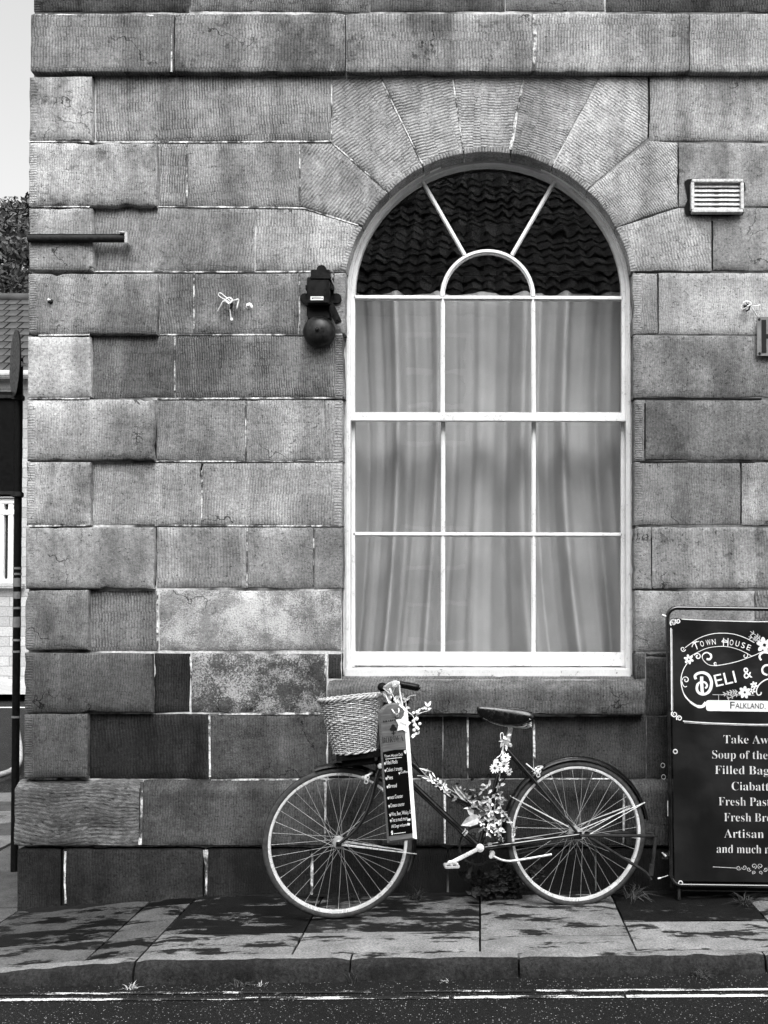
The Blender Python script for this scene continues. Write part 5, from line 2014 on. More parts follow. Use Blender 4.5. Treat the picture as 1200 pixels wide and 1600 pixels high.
    ribbon(sm(z1([(488, 690), (495, 720), (512, 735), (528, 728)])), 1.1, 'print', 'flourish')
    def blossom(cx, cy, r_, n=5, name='blossom'):
        mb = MB()
        for k in range(n):
            a = 2 * PI * k / n + .3
            pts = []
            for q in range(10):
                t_ = 2 * PI * q / 10
                ex, ey = r_ * .58 + r_ * .42 * math.cos(t_), r_ * .26 * math.sin(t_)
                pts.append(surf(B(cx + ex * math.cos(a) - ey * math.sin(a), cy + ex * math.sin(a) + ey * math.cos(a)), .0018))
            mb.add(pts, [tuple(range(10))])
        mb.build(name, M['print'], cloth)
    blossom(*z1([(548, 500)])[0], 8, 6)
    blossom(*z1([(1018, 775)])[0], 10, 7)
    blossom(*z1([(1098, 712)])[0], 6, 6); blossom(*z1([(1085, 762)])[0], 5, 5)
    blossom(*z1([(1195, 370)])[0], 13, 6)
    def sprig(pts, n, ln, side=1):
        pp = sm(z1(pts)); ribbon(pp, .6, 'print', 'sprig')
        mb = MB()
        for k in range(n):
            x, y = pp[int((len(pp) - 2) * (k + .5) / n)]; x2, y2 = pp[int((len(pp) - 2) * (k + .5) / n) + 1]
            a = math.atan2(y2 - y, x2 - x)
            for s_ in (-1, 1):
                b_ = a + s_ * .8
                dx, dy = math.cos(b_), math.sin(b_)
                q = [(x, y), (x + dx * ln * .5 - dy * ln * .17, y + dy * ln * .5 + dx * ln * .17), (x + dx * ln, y + dy * ln), (x + dx * ln * .5 + dy * ln * .17, y + dy * ln * .5 - dx * ln * .17)]
                mb.add([surf(B(*w_), .0018) for w_ in q], [(0, 1, 2, 3)])
        mb.build('sprig', M['print_grey'], cloth)
    sprig([(960, 770), (900, 775), (820, 800)], 5, 5.5)
    sprig([(960, 790), (910, 815), (870, 830)], 3, 5)
    sprig([(1160, 350), (1120, 320), (1060, 300)], 4, 5.5)
    sprig([(1170, 340), (1140, 300), (1075, 255)], 4, 5.5)
    ribbon(z1([(745, 798), (1100, 798)]), .9, 'print_grey', 'rule')
    ribbon(z1([(797, 798), (797, 845)]), .8, 'print_grey', 'rule')
    ribbon(sm(z1([(1250, 650), (1190, 670), (1140, 710), (1118, 760), (1130, 795), (1155, 790), (1160, 770)])), 1.8, 'print', 'flourish')
    # white ribbon with FALKLAND,
    ribbon([(980 + x / 5.4545, 940 + 891 / 5.4545) for x in [690, 694, 700, 708] + list(range(730, 1600, 22))], [(b_ / 5.4545) for b_ in [58, 76, 86, 90] + [92] * 40], 'print', 'name_ribbon', .0014)
    sc = 4.86 / FPX                                # metres per photo pixel on the sign
    def put(px, py, off=.0022, ang=0.0):
        o_ = B(px, py)
        ca_, sa_ = math.cos(ang), math.sin(ang)
        return lambda x, y: surf(Vector((o_.x + x * ca_ - y * sa_, 0, o_.z + x * sa_ + y * ca_)), off)
    def word(s, x, y, h, w, mat='print', ang=0.0, off=.0022):
        return lettering(s, h * sc, w * sc if w else None, put(x, y, off, ang), M[mat], cloth)
    word('F', 1144, 1107.5, 11, 7, 'print_black', off=.0030); word('ALKLAND,', 1152, 1107.0, 8.5, 47, 'print_black', off=.0030)
    # TOWN HOUSE on an arc
    def arched(s, cx, cy, rad, h0, spread):
        big = True
        n = len(s)
        for k, ch in enumerate(s):
            if ch == ' ':
                big = True; continue
            a = lerp(-spread, spread, (k + .5) / n)
            x, y = cx + rad * math.sin(a), cy - rad * math.cos(a)
            h = h0 * (1.45 if big else 1.0)
            lettering(ch, h * sc, h * .62 * sc if ch not in 'WM' else h * .8 * sc, put(x - h * .3 * math.cos(-a), y + (h * .18 if big else 0) + h * .3 * math.sin(a) * 0, .0022, -a), M['print'], cloth)
            big = False
    arched('TOWN HOUSE', *z1([(838, 980)])[0], 112, 9.2, .40)
    ribbon(sm(z1([(640, 345), (610, 355), (585, 375), (578, 395)])), 1.2, 'print', 'flourish')
    ribbon(sm(z1([(885, 345), (850, 330), (832, 345), (845, 350)])), 1.2, 'print', 'flourish')
    # DELI &
    ang = R(13)
    word('ELI', 1122.5, 1074.0, 19.5, 33, ang=ang)
    word('&', 1166.5, 1061, 18, 13, ang=ang * .9)
    ribbon(sm(z1([(655, 645), (655, 720), (660, 792)])), 5.0, 'print', 'capital')
    ribbon(sm(z1([(605, 668), (598, 640), (625, 618), (670, 612), (715, 635), (738, 690), (728, 750), (700, 785), (660, 796), (625, 780), (612, 745), (625, 705), (660, 690), (690, 700), (700, 725), (685, 745)])),
           [4.0] * 18 + [4.6] * 24 + [4.0] * 24 + [3.0] * 25, 'print', 'capital')
    ribbon(sm(z1([(1165, 500), (1152, 470), (1170, 440), (1200, 432), (1240, 440)])), 3.0, 'print', 'capital')
    ribbon(sm(z1([(1240, 540), (1195, 545), (1172, 575), (1180, 610), (1215, 625)])), 3.0, 'print', 'capital')
    # the list
    rows = [('Take Away', 1133, 1162, 88), ('Soup of the Day', 1115, 1186, 122), ('Filled Bagels', 1119, 1210, 106), ('Ciabattas', 1145, 1235, 74), ('Fresh Pastries', 1124, 1259, 108),
            ('Fresh Bread', 1132, 1283.5, 92), ('Artisan', 1132, 1309, 61), ('and much more', 1120, 1333, 110)]
    def wid(s):
        v_, _ = text_mesh(serif(s), 1.0, 'LEFT', thin=-.013)
        return max(q.x for q in v_) - min(q.x for q in v_)
    for s, x, y, w in rows:
        W0 = wid(s); parts = s.split(' ')
        for k in range(len(parts)):
            pre = ' '.join(parts[:k + 1]); ww = wid(parts[k])
            word(serif(parts[k]), x + (wid(pre) - ww) / W0 * w, y, 13.5, ww / W0 * w, 'print_list')
    # ornament at the foot
    ribbon([(1114, 1355), (1150, 1356.5)], .9, 'print_grey', 'ornament', mirror=True)
    for (cx, cy, r_, a0, sg_) in ((1154, 1356, 4, 0, 1), (1163, 1355, 4, 3.1, -1), (1178, 1353, 4.4, 1.2, -1), (1178, 1363, 3, 2.0, 1), (1170, 1358, 3.5, .4, 1)):
        ribbon(spiral(cx, cy, r_, 1.2, a0, sgn=sg_), .8, 'print_grey', 'ornament', mirror=True)
    # eyelets
    for (px, py) in ((1057.5, 1176), (1063, 1381), (1057, 973), (1309, 1176), (1305, 1381)):
        q = surf(B(px, py), .002)
        mb = MB()
        mb.tube([q + Vector((.0095 * math.cos(t_), 0, .0095 * math.sin(t_))) for t_ in [2 * PI * k / 16 for k in range(16)]], .0032, 6, closed=True)
        mb.build('eyelet', M['steel'], cloth, smooth=60)
banner()

# ================================================================== things fixed to the wall
def alarm_bell():
    y = -.004
    c = P(501, 480, y)
    b = empty('alarm_bell', c)
    tag(b, 'old black alarm bell with round gong fixed left of the arched window', 'bell')
    s = 5.0 / FPX
    rel = lambda px, py, yy=0.0: P(px, py, y) - c + Vector((0, -yy, 0))
    mb = MB()
    mb.bbox(rel(501, 465, .008), (42 * s, .016, 62 * s), .004)
    for (px, py) in ((477, 467), (526, 467), (503, 423)):
        mb.lathe([(0, 0), (8 * s, 0), (8 * s, .012), (0, .012)], 12, Matrix.Translation(rel(px, py, .0)) @ Matrix.Rotation(R(90), 4, 'X'))
    mb.bbox(rel(501, 492, .022), (36 * s, .045, 22 * s), .006)
    mb.build('back_plate', M['bell'], b, smooth=40)
    mb = MB()
    mb.bbox(rel(502.5, 432.5, .02), (30 * s, .04, 15 * s), .003)
    mb.bbox(rel(502.5, 438.5, .024), (31 * s, .046, 3 * s), .001)
    for (px, py) in ((490, 438), (515, 428)):
        mb.lathe([(0, .002), (.003, .002), (.003, 0)], 8, Matrix.Translation(rel(px, py, .044)) @ Matrix.Rotation(R(90), 4, 'X'))
    tb = mb.build('terminal_box', M['bell'], b, smooth=40)
    mb = MB()
    mb.bbox(rel(501.5, 464.5, .045), (34 * s, .085, 38 * s), .004)
    mb.bbox(rel(501.5, 464.5, .075), (31 * s, .034, 35 * s), .003)
    for (px, py) in ((482.5, 453), (520, 454), (482, 478), (519.5, 479)):
        mb.bbox(rel(px, py, .03), (6 * s, .03, 7 * s), .002)
        mb.lathe([(0, .002), (.0032, .002), (.0036, 0)], 8, Matrix.Translation(rel(px, py, .046)) @ Matrix.Rotation(R(90), 4, 'X'))
    cv = mb.build('cover', M['bell'], b, smooth=40)
    pl = lambda px, py, yy: (lambda x, z: rel(px, py, yy) + Vector((x, 0, z)))
    lettering('TANGENT', 4.6 * s, 26 * s, pl(488.5, 470, .0935), M['print_black'], cv)
    lettering('TANGENT', 4.0 * s, 21 * s, pl(492, 436, .0412), M['print_black'], tb)
    mb = MB(); mb.bbox(rel(500, 475, .0935), (20 * s, .002, 6 * s), .0006)
    np_ = mb.build('name_plate', M['print'], cv)
    mb = MB()
    mb.box(rel(500, 474.6, .0949), (13 * s, .0006, 1.2 * s)); mb.box(rel(493, 475, .0949), (1.8 * s, .0006, 1.8 * s)); mb.box(rel(508, 475, .0949), (1.8 * s, .0006, 1.8 * s))
    mb.build('plate_mark', M['print_black'], np_)
    mb = MB()
    r = 25.2 * s
    prof = [(r * math.sin(a), .012 + .058 * math.cos(a)) for a in [PI / 2 * k / 12 for k in range(12, -1, -1)]]
    prof = [(r * .96, .004), (r, .008)] + prof
    mb.lathe(prof, 40, Matrix.Translation(rel(500, 521, .012)) @ Matrix.Rotation(R(90), 4, 'X'))
    mb.lathe([(.010, .06), (.010, .078), (.006, .083), (0, .083)], 14, Matrix.Translation(rel(500, 521, .012)) @ Matrix.Rotation(R(90), 4, 'X'))
    mb.build('gong', M['gong'], b, smooth=40)
    mb = MB()
    a, e = rel(520, 484, .045), rel(530, 506, .045)
    d = (e - a).normalized()
    m_ = Matrix((Vector((d.z, 0, -d.x)), Vector((0, 1, 0)), d)).transposed()
    mb.bbox((a + e) / 2, (11 * s, .03, 30 * s), .004, m_)
    mb.bbox((a + e) / 2 - Vector((0, .017, 0)), (4.5 * s, .006, 24 * s), .002, m_)
    mb.build('striker_cover', M['bell'], b, smooth=40)
    mb = MB()
    mb.tube(spl([rel(515, 425, .03), rel(520, 427, .03), rel(523, 433, .02), rel(519, 438, .02), rel(523, 448, .02), rel(525, 455, .015)], 6), .0032, 8)
    mb.build('wire', M['sign_grey'], b, smooth=60)
alarm_bell()

def vent():
    y = -.004
    c = P(1119, 336, y)
    v = empty('vent_grille', c)
    tag(v, 'small pale louvred vent grille set in the wall right of the arch', 'vent')
    s = 5.0 / FPX
    rel = lambda px, py, yy=0.0: P(px, py, y) - c + Vector((0, -yy, 0))
    mb = MB()
    for a, b_ in (((1119, 286), (80, 5)), ((1119, 333), (80, 5)),):
        mb.bbox(rel(*a, .016), (b_[0] * s, .034, b_[1] * s), .002)
    for px in (1080.5, 1157.5):
        mb.bbox(rel(px, 309.5, .0155), (5 * s, .032, 42.4 * s), .002)
    mb.box(rel(1119, 309.5, -.004), (76 * s, .004, 46 * s))
    mb.build('frame', M['vent'], v, smooth=30)
    me = None
    for k in range(6):
        py = 292 + 7.0 * k
        mb = MB()
        m_ = Matrix.Rotation(R(-28), 3, 'X')
        mb.bbox(Vector((0, 0, 0)), (71.5 * s, .003, 7.6 * s), .0008, m_)
        mb.bbox(Vector((0, -.008, -.009)), (6 * s, .004, 2.4 * s), .001, m_)
        if me is None:
            o = mb.build('slat', M['vent'], v, smooth=30); me = o.data
        else:
            o = link('slat', me, v)
        o.location = rel(1119, py, .012)
    # broken dark mortar around it
    mb = MB()
    ring = [(1072, 300), (1069, 284), (1075, 280), (1090, 278.5), (1104, 281), (1130, 280.5), (1158, 281), (1164, 286), (1165, 297), (1161, 303), (1161.5, 322), (1162, 334), (1140, 338), (1100, 338), (1080, 337), (1071, 336), (1069, 325), (1074, 312)]
    mb.add([rel(px, py, .001) for px, py in ring], [tuple(range(len(ring)))])
    mb.build('broken_mortar', M['soil'], v)
vent()

def hook_cord(px, py, label, kind):
    c = P(px, py, -.002)
    h = empty('cord_tie', c)
    tag(h, label, 'cord')
    rel = lambda x, y, yy=0.0: P(x, y, -.002) - c + Vector((0, -yy, 0))
    mb = MB()
    mb.tube([rel(px, py, -.01), rel(px, py, .03)], .008, 8)
    mb.tube(spl([rel(px, py, .03), rel(px + 3, py + 2, .04), rel(px + 3, py + 8, .04), rel(px - 1, py + 10, .03)], 4), .005, 6)
    mb.build('hook', M['iron'], h, smooth=50)
    mb = MB()
    def cord(pts, r=.0028):
        mb.tube(spl([rel(*p) for p in pts], 5), r, 6)
    if kind == 'big':
        cord([(px, py - 2, .035), (px - 8, py - 9, .03), (px - 16, py - 15, .025), (px - 19, py - 12, .02), (px - 12, py - 6, .03), (px, py, .04)], .0025)
        cord([(px, py, .04), (px - 10, py - 1, .035), (px - 15, py + 6, .03), (px - 20, py + 13, .02)], .004)
        cord([(px - 1, py + 3, .04), (px, py + 15, .03), (px + 1, py + 26, .025)], .0028)
        cord([(px, py, .045), (px + 8, py - 2, .04), (px + 13, py - 4, .03), (px + 11, py + 6, .03), (px + 10, py + 10, .025)], .0038)
        cord([(px - 5, py - 3, .045), (px, py - 5, .05), (px + 5, py - 1, .05), (px, py + 4, .05), (px - 5, py, .048)], .0045)
        mb.lathe([(0, .006), (.008, .006), (.006, 0)], 7, Matrix.Translation(rel(px + 2, py + 26, .022)) @ Matrix.Rotation(R(90), 4, 'X'))
    else:
        cord([(px, py, .035), (px - 8, py + 1, .03), (px - 7, py + 7, .03), (px + 1, py + 4, .04)], .0032)
        cord([(px - 6, py - 2, .04), (px, py - 4, .045), (px + 6, py, .045), (px, py + 4, .045)], .0042)
        cord([(px + 4, py, .04), (px + 12, py + 2, .03), (px + 22, py - 1, .02)], .0026)
        cord([(px + 5, py + 2, .04), (px + 12, py + 10, .03), (px + 18, py + 17, .015)], .0032)
    mb.build('cord', M['rope'], h, smooth=60)
hook_cord(362, 475, 'tangle of white cord knotted on a hook left of the alarm bell', 'big')
hook_cord(1164, 479, 'white cord tied to a hook above the hydrant plate', 'small')

def wall_stub(px, py, label, white):
    c = P(px, py, -.034 if px < 240 else -.003)
    o = empty('wall_plug', c)
    tag(o, label, 'plug')
    mb = MB()
    rn = random.Random(px)
    n = 9
    for r0, h, yy in ((.019, .006, 0.0), (.010, .012, -.004)):
        ring = [Vector((r0 * rn.uniform(.7, 1.2) * math.cos(2 * PI * k / n), yy, r0 * rn.uniform(.7, 1.2) * math.sin(2 * PI * k / n))) for k in range(n)]
        vs = ring + [Vector((v.x * .5, yy - h, v.z * .5)) for v in ring]
        mb.add(vs, [tuple(range(n, 2 * n))] + [(k, (k + 1) % n, n + (k + 1) % n, n + k) for k in range(n)])
    mb.build('plug', M['rope'] if white else M['iron'], o, smooth=30)
    if not white:
        mb = MB(); mb.lathe([(0, .02), (.006, .018), (.007, .004)], 8, Matrix.Translation((-.006, 0, .008)) @ Matrix.Rotation(R(90), 4, 'X'))
        mb.build('pin', M['rope'], o, smooth=40)
wall_stub(389, 478, 'round dab of white filler on the wall beside the cord', True)
wall_stub(80, 472, 'rusty hole plug with a white pin in the corner block', False)

# iron bar across the corner blocks
c = P(203, 373, -.05)
bar = empty('iron_bar', c)
tag(bar, 'dark iron bar running round the corner across the quoin blocks', 'bar')
mb = MB()
mb.tube([(-.51, 0, 0), (-.02, 0, 0)], .019, 12)
mb.bbox(Vector((-.26, .004, .020)), (.50, .022, .006), .002)
mb.build('rail', M['iron'], bar, smooth=40)
mb = MB()
mb.bbox(Vector((-.014, .008, 0)), (.014, .06, .06), .005)
mb.bbox(Vector((-.034, -.004, .026)), (.03, .04, .010), .003)
mb.build('end_clamp', M['alloy'], bar, smooth=40)

# hydrant plate
c = P(1214, 525, -.03)
hp = empty('hydrant_plate', c)
tag(hp, 'grey metal plate with a large black letter H at the right edge', 'sign')
s = 4.97 / FPX
mb = MB()
mb.bbox(Vector((0, .008, 0)), (62 * s, .004, 62 * s), .0015)
plate = mb.build('plate', M['sign_grey'], hp)
mb = MB()
mb.box(Vector((-20 * s, .0048, 0)), (7.5 * s, .0014, 52 * s)); mb.box(Vector((20 * s, .0048, 0)), (7.5 * s, .0014, 52 * s)); mb.box(Vector((0, .0048, 0)), (32.4 * s, .0014, 7 * s))
mb.build('letter', M['print_black'], plate)
mb = MB()
for dx in (-27, 27):
    for dz in (-27, 27):
        mb.lathe([(0, .004), (.006, .003), (.007, 0)], 10, Matrix.Translation((dx * s, .006, dz * s)) @ Matrix.Rotation(R(90), 4, 'X'))
mb.build('bolt', M['iron'], plate, smooth=40)
mb = MB()
mb.box(Vector((0, .02, 0)), (.03, .022, .14)); mb.build('bracket', M['iron'], hp)

# ================================================================== weeds
def tuft(px, py, Y, n, ln, label, name='grass_tuft', mat='grass', spread=1.0, lean=0.0, zoff=None):
    X = P(px, py, Y).x
    z = (zp(X) if Y > -.95 else zr(X)) if zoff is None else zoff
    o = empty(name, (X, Y, z))
    tag(o, label, 'weed', 'weeds along wall foot and gutter')
    mb = MB()
    for k in range(n):
        a = random.uniform(0, 2 * PI); l_ = ln * random.uniform(.5, 1.1); out = random.uniform(.15, 1) * spread
        d = Vector((math.cos(a) * out + lean, math.sin(a) * out * .7, 1)).normalized()
        b = Vector((random.uniform(-.02, .02), random.uniform(-.015, .015), -.005))
        e = Vector((-math.sin(a), math.cos(a), 0)) * .0022
        m1 = b + d * l_ * .5; m2 = b + d * l_ * .85 + Vector((math.cos(a), math.sin(a), 0)) * l_ * .25 * out - Vector((0, 0, .2 * l_ * out))
        mb.add([b - e, b + e, m1 + e * .8, m1 - e * .8, m2], [(0, 1, 2, 3), (3, 2, 4)])
    q = mb.build('blades', M[mat], o, fixn=False); tag(q, kind='stuff')
    return o
tuft(205, 1532, -1.0, 26, .05, 'small pale weed in the kerb joint below the left plinth', 'weed_plant', 'leaf_pale', 1.4)
tuft(372, 1532, -.99, 34, .055, 'low grass tuft in the gutter left of the bicycle', mat='dead_grass', spread=2.0)
tuft(408, 1531, -.99, 12, .03, 'tiny grass sprig in the gutter beside the left grass tuft', mat='leaf_pale')
tuft(551, 1520, -.975, 26, .06, 'grass growing in the kerb joint below the front wheel', mat='grass', spread=.7)
tuft(700, 1531, -.99, 14, .03, 'small gutter weed between the two wheels', mat='leaf_pale', spread=1.5)
tuft(1095, 1523, -.985, 46, .06, 'bushy grass tuft in the gutter below the banner', mat='dead_grass', spread=1.8)
tuft(985, 1398, -.14, 46, .16, 'dry grass lying behind the rear wheel', mat='dead_grass', spread=2.6, lean=1.2)
tuft(650, 1388, -.12, 30, .09, 'thin grass at the wall foot behind the front wheel', mat='grass', spread=1.5)
tuft(1165, 1402, -.27, 60, .11, 'dark grass at the foot of the banner', mat='grass', spread=2.0)
tuft(555, 1392, -.10, 20, .07, 'sparse weed against the wall seen through the front wheel', mat='grass', spread=1.5)

def wall_fern(px, n, hgt, label):
    X = P(px, 1380, -.12).x
    o = empty('leafy_weed', (X, -.12, zp(X)))
    tag(o, label, 'weed')
    mb, ms = MB(), MB()
    for k in range(n):
        a = random.uniform(-1.2, 1.2); h = hgt * random.uniform(.5, 1)
        tip = Vector((math.sin(a) * h * .9, random.uniform(-.1, .03), h * math.cos(a * .7)))
        pts = spl([Vector((random.uniform(-.03, .03), 0, -.01)), tip * .5 + Vector((0, -.02, .02)), tip], 5)
        ms.tube(pts, .0014, 4)
        for q in pts[2:]:
            for _ in range(4):
                leaf(mb, q, Vector((random.uniform(-1, 1), random.uniform(-.6, .2), random.uniform(-.5, .8))), VIEW + Vector((random.uniform(-.5, .5), 0, random.uniform(-.2, .6))), random.uniform(.018, .04), random.uniform(.012, .022))
    q = mb.build('leaves', M['leaf_dark'], o, fixn=False); tag(q, kind='stuff')
    ms.build('stems', M['leaf_dark'], o); o.children[-1]['kind'] = 'stuff'
wall_fern(800, 20, .20, 'dark leafy weed at the wall foot in front of the rear wheel')
wall_fern(760, 12, .13, 'low dark weed at the wall foot below the pedals')

# soil and moss along the foot of the wall at the left corner
def soil_strip(px0, px1, w0, w1, label):
    mb = MB(); vs, fs = [], []
    X0, X1 = P(px0, 1400, -.04).x, P(px1, 1400, -.04).x
    n = 40
    for i in range(n + 1):
        t_ = i / n
        x = lerp(X0, X1, t_)
        w = lerp(w0, w1, t_) * (1 + .7 * noise.noise(Vector((x * 14, 1, 0)))) * min(1, t_ * 8, (1 - t_) * 8)
        h = .22 * w * (1 + .6 * noise.noise(Vector((x * 22, 4, 0))))
        for k in range(5):
            u = k / 4
            vs.append((x, -.03 - w * u, zp(x) + h * (1 - u) ** .7 + .004 * noise.noise(Vector((x * 40, u * 5, 2))) - .001))
    for i in range(n):
        for k in range(4):
            q = i * 5 + k
            fs.append((q, q + 1, q + 6, q + 5))
    mb.add(vs, fs)
    o = mb.build('moss', M['soil'], None, smooth=80)
    tag(o, label, 'moss', kind='stuff')
soil_strip(34, 190, .07, .03, 'dark moss and soil at the foot of the left corner')
soil_strip(330, 1330, .03, .04, 'dark soil line along the foot of the wall behind the bicycle')

# ================================================================== the street corner on the left
def GX(px, dist):
    return (px - CXP) / FPX * dist

# post with its signs, seen edge on
pdist = 5.72
pX = P(27, 900, pdist - 5).x
post = empty('sign_post', (pX, pdist - 5, zp(-3)))
tag(post, 'slim black post standing just round the left corner, carrying a round sign', 'post')
mb = MB()
zt_ = P(30, 560, pdist - 5).z - zp(-3)
mb.tube([(0, 0, -.05), (0, 0, zt_)], .021, 14)
mb.build('pole', M['matt_black'], post, smooth=50)
mb = MB()
for py, hh in ((888, .006), (897, .006), (950, .006), (1000, .006), (1018, .006), (1120, .006), (910, .025), (930, .02), (972, .03)):
    z = P(27, py, pdist - 5).z - zp(-3)
    mb = MB()
    mb.tube([(0, 0, z - hh), (0, 0, z + hh)], .0235 if hh < .01 else .0225, 14)
    mb.build('wrap', M['sign_grey'], post, smooth=50)
# round sign, nearly edge on
c = P(24, 568, pdist - 5 - .05) - Vector((pX, pdist - 5, zp(-3)))
mb = MB()
m_ = Matrix.Translation(c) @ Matrix.Rotation(R(33), 4, 'Z') @ Matrix.Rotation(R(90), 4, 'Y')
rd = 52 * pdist / FPX
mb.lathe([(0, .004), (rd, .004), (rd, -.004), (0, -.004)], 36, m_)
mb.build('round_sign', M['matt_black'], post, smooth=40)
mb = MB()
mb.bbox(Vector((c.x + .04, c.y + .02, c.z)), (.07, .012, .02), .002)
mb.bbox(Vector((c.x + .02, c.y + .02, c.z + .004)), (.012, .03, .03), .002)
mb.build('bracket', M['alloy'], post)
# back of a rectangular board below it
mb = MB()
p0, p1 = P(-55, 612, pdist - 5 + .03), P(29, 776, pdist - 5 + .03)
base = Vector((pX, pdist - 5, zp(-3)))
mid = (p0 + p1) / 2 - base
mb.bbox(mid, (p1.x - p0.x, .006, p0.z - p1.z), .002)
mb.build('sign_board', M['matt_black'], post)
for py in (619, 770):
    mb = MB()
    q = P(-14, py, pdist - 5) - base
    mb.bbox(Vector((q.x, .015, q.z)), (p1.x - p0.x, .014, .022), .003)
    q = P(30, py + 3, pdist - 5) - base
    mb.bbox(Vector((0, -.01, q.z)), (.058, .05, .03), .004)
    mb.build('rail', M['iron'], post, smooth=40)

# house across the side street: light wall, white windows, slate roof
fd = 20.0
fy = fd - 5
fh = empty('slate_roof_house', (GX(0, fd), fy, 0))
tag(fh, 'pale stone house with a slate roof across the side street at far left', 'house')
fb = Vector((GX(0, fd), fy, 0))
def FP(px, py, yy=0.0):
    return P(px, py, fy + yy) - fb
mb = MB()
ze = FP(0, 586).z
x0, x1 = FP(-300, 800).x, FP(300, 800).x
def wallbox(mb, xa, xb, za, zb, y0=0.0, y1=.4):
    mb.box(((xa + xb) / 2, (y0 + y1) / 2, (za + zb) / 2), (xb - xa, y1 - y0, zb - za))
wallbox(mb, x0, x1, -.3, FP(0, 912).z)
wallbox(mb, x0, x1, FP(0, 778).z, ze)
wz0, wz1 = FP(0, 912).z, FP(0, 778).z
spans = [(-300, -130), (-46, -34), (32, 60), (150, 300)]
for a, b in spans:
    wallbox(mb, FP(a, 800).x, FP(b, 800).x, wz0, wz1)
wallbox(mb, FP(-130, 800).x, FP(-120, 800).x, wz0, wz1)
mb.build('wall', M['far_stone'], fh)
for (a, b) in ((-120, -46), (-34, 32), (60, 150)):
    wn_ = empty('window', (0, 0, 0), fh)
    mb = MB()
    xa, xb = FP(a, 800).x, FP(b, 800).x
    for q in range(5):
        x = lerp(xa + .04, xb - .04, q / 4)
        mb.bbox((x, .12, (wz0 + wz1) / 2), (.10, .1, wz1 - wz0), .01)
    for z in (wz0 + .05, wz1 - .06, FP(0, 800).z):
        mb.bbox(((xa + xb) / 2, .115, z), (xb - xa, .12, .10), .01)
    mb.build('frame', M['white'], wn_)
    mb = MB()
    mb.add([(xa, .16, wz0), (xb, .16, wz0), (xb, .16, wz1), (xa, .16, wz1)], [(0, 1, 2, 3)])
    mb.build('pane', M['dark_pane'], wn_)
    mb = MB()
    mb.bbox(((xa + xb) / 2, -.03, wz0 - .05), (xb - xa + .2, .2, .1), .01)
    mb.build('sill', M['far_stone'], wn_)
# slate roof
zr_ = FP(0, 470, 3.2).z
mb = MB()
mb.add([(x0, -.2, ze), (x1, -.2, ze), (x1, 3.2, zr_), (x0, 3.2, zr_), (x0, 6.6, ze), (x1, 6.6, ze)], [(0, 1, 2, 3), (3, 2, 5, 4)])
roof = mb.build('roof', M['slate'], fh)
mb = MB()
mb.tube([(x0, 3.2, zr_ + .05), (x1, 3.2, zr_ + .05)], .13, 10)
mb.build('ridge', M['slate'], roof, smooth=50)
mb = MB()
mb.tube([(x0, -.26, ze - .05), (x1, -.26, ze - .05)], .09, 10)
mb.build('gutter', M['far_stone'], fh, smooth=50)
sl_me = None
rowsN, colsN = 11, 26
v = Vector((0, 3.4, zr_ - ze)); vl = v.length; v.normalize()
nr = Vector((1, 0, 0)).cross(v)
for j in range(rowsN):
    for i in range(colsN):
        if sl_me is None:
            mb = MB(); mb.bbox((0, 0, 0), (.262, vl / rowsN * 1.12, .045), .004)
            o = mb.build('slate', M['slate'], roof); sl_me = o.data
        else:
            o = link('slate', sl_me, roof)
        x = FP(-70, 500).x + i * .295 - 2.6 + (.147 if j % 2 else 0) + random.uniform(-.01, .01)
        o.location = Vector((x, -.2, ze)) + v * ((j + .5) * vl / rowsN) + nr * (.03 + random.uniform(0, .008))
        o.rotation_euler = (math.atan2(v.z, v.y) - R(2.5), 0, random.uniform(-.015, .015))
# cobbled bank, far kerb and road line before it
bank = sheet('verge', -30, -4.6, fy - 3.4, fy + .05, lambda x: -.1, 2, 2, M['far_stone'], .04)
tag(bank, 'strip of cobbles before the pale stone house')
sheet('road_line', GX(60, 16), GX(-300, 16), 10.6, 10.72, lambda x: zr(x), 4, 1, M['white'], .004, None, road)
mb = MB()
mb.tube(spl([(GX(-60, 9.1), 3.4, -.1), (GX(0, 8.9), 3.75, -.08), (GX(20, 9.2), 4.3, -.08), (GX(26, 10.5), 5.6, -.08), (GX(26, 13), 8, -.08)], 6), .03, 8)
hk = mb.build('side_kerb', M['far_stone'], None, smooth=50)
tag(hk, 'pale rounded kerb curving round the side street corner', kind='structure')

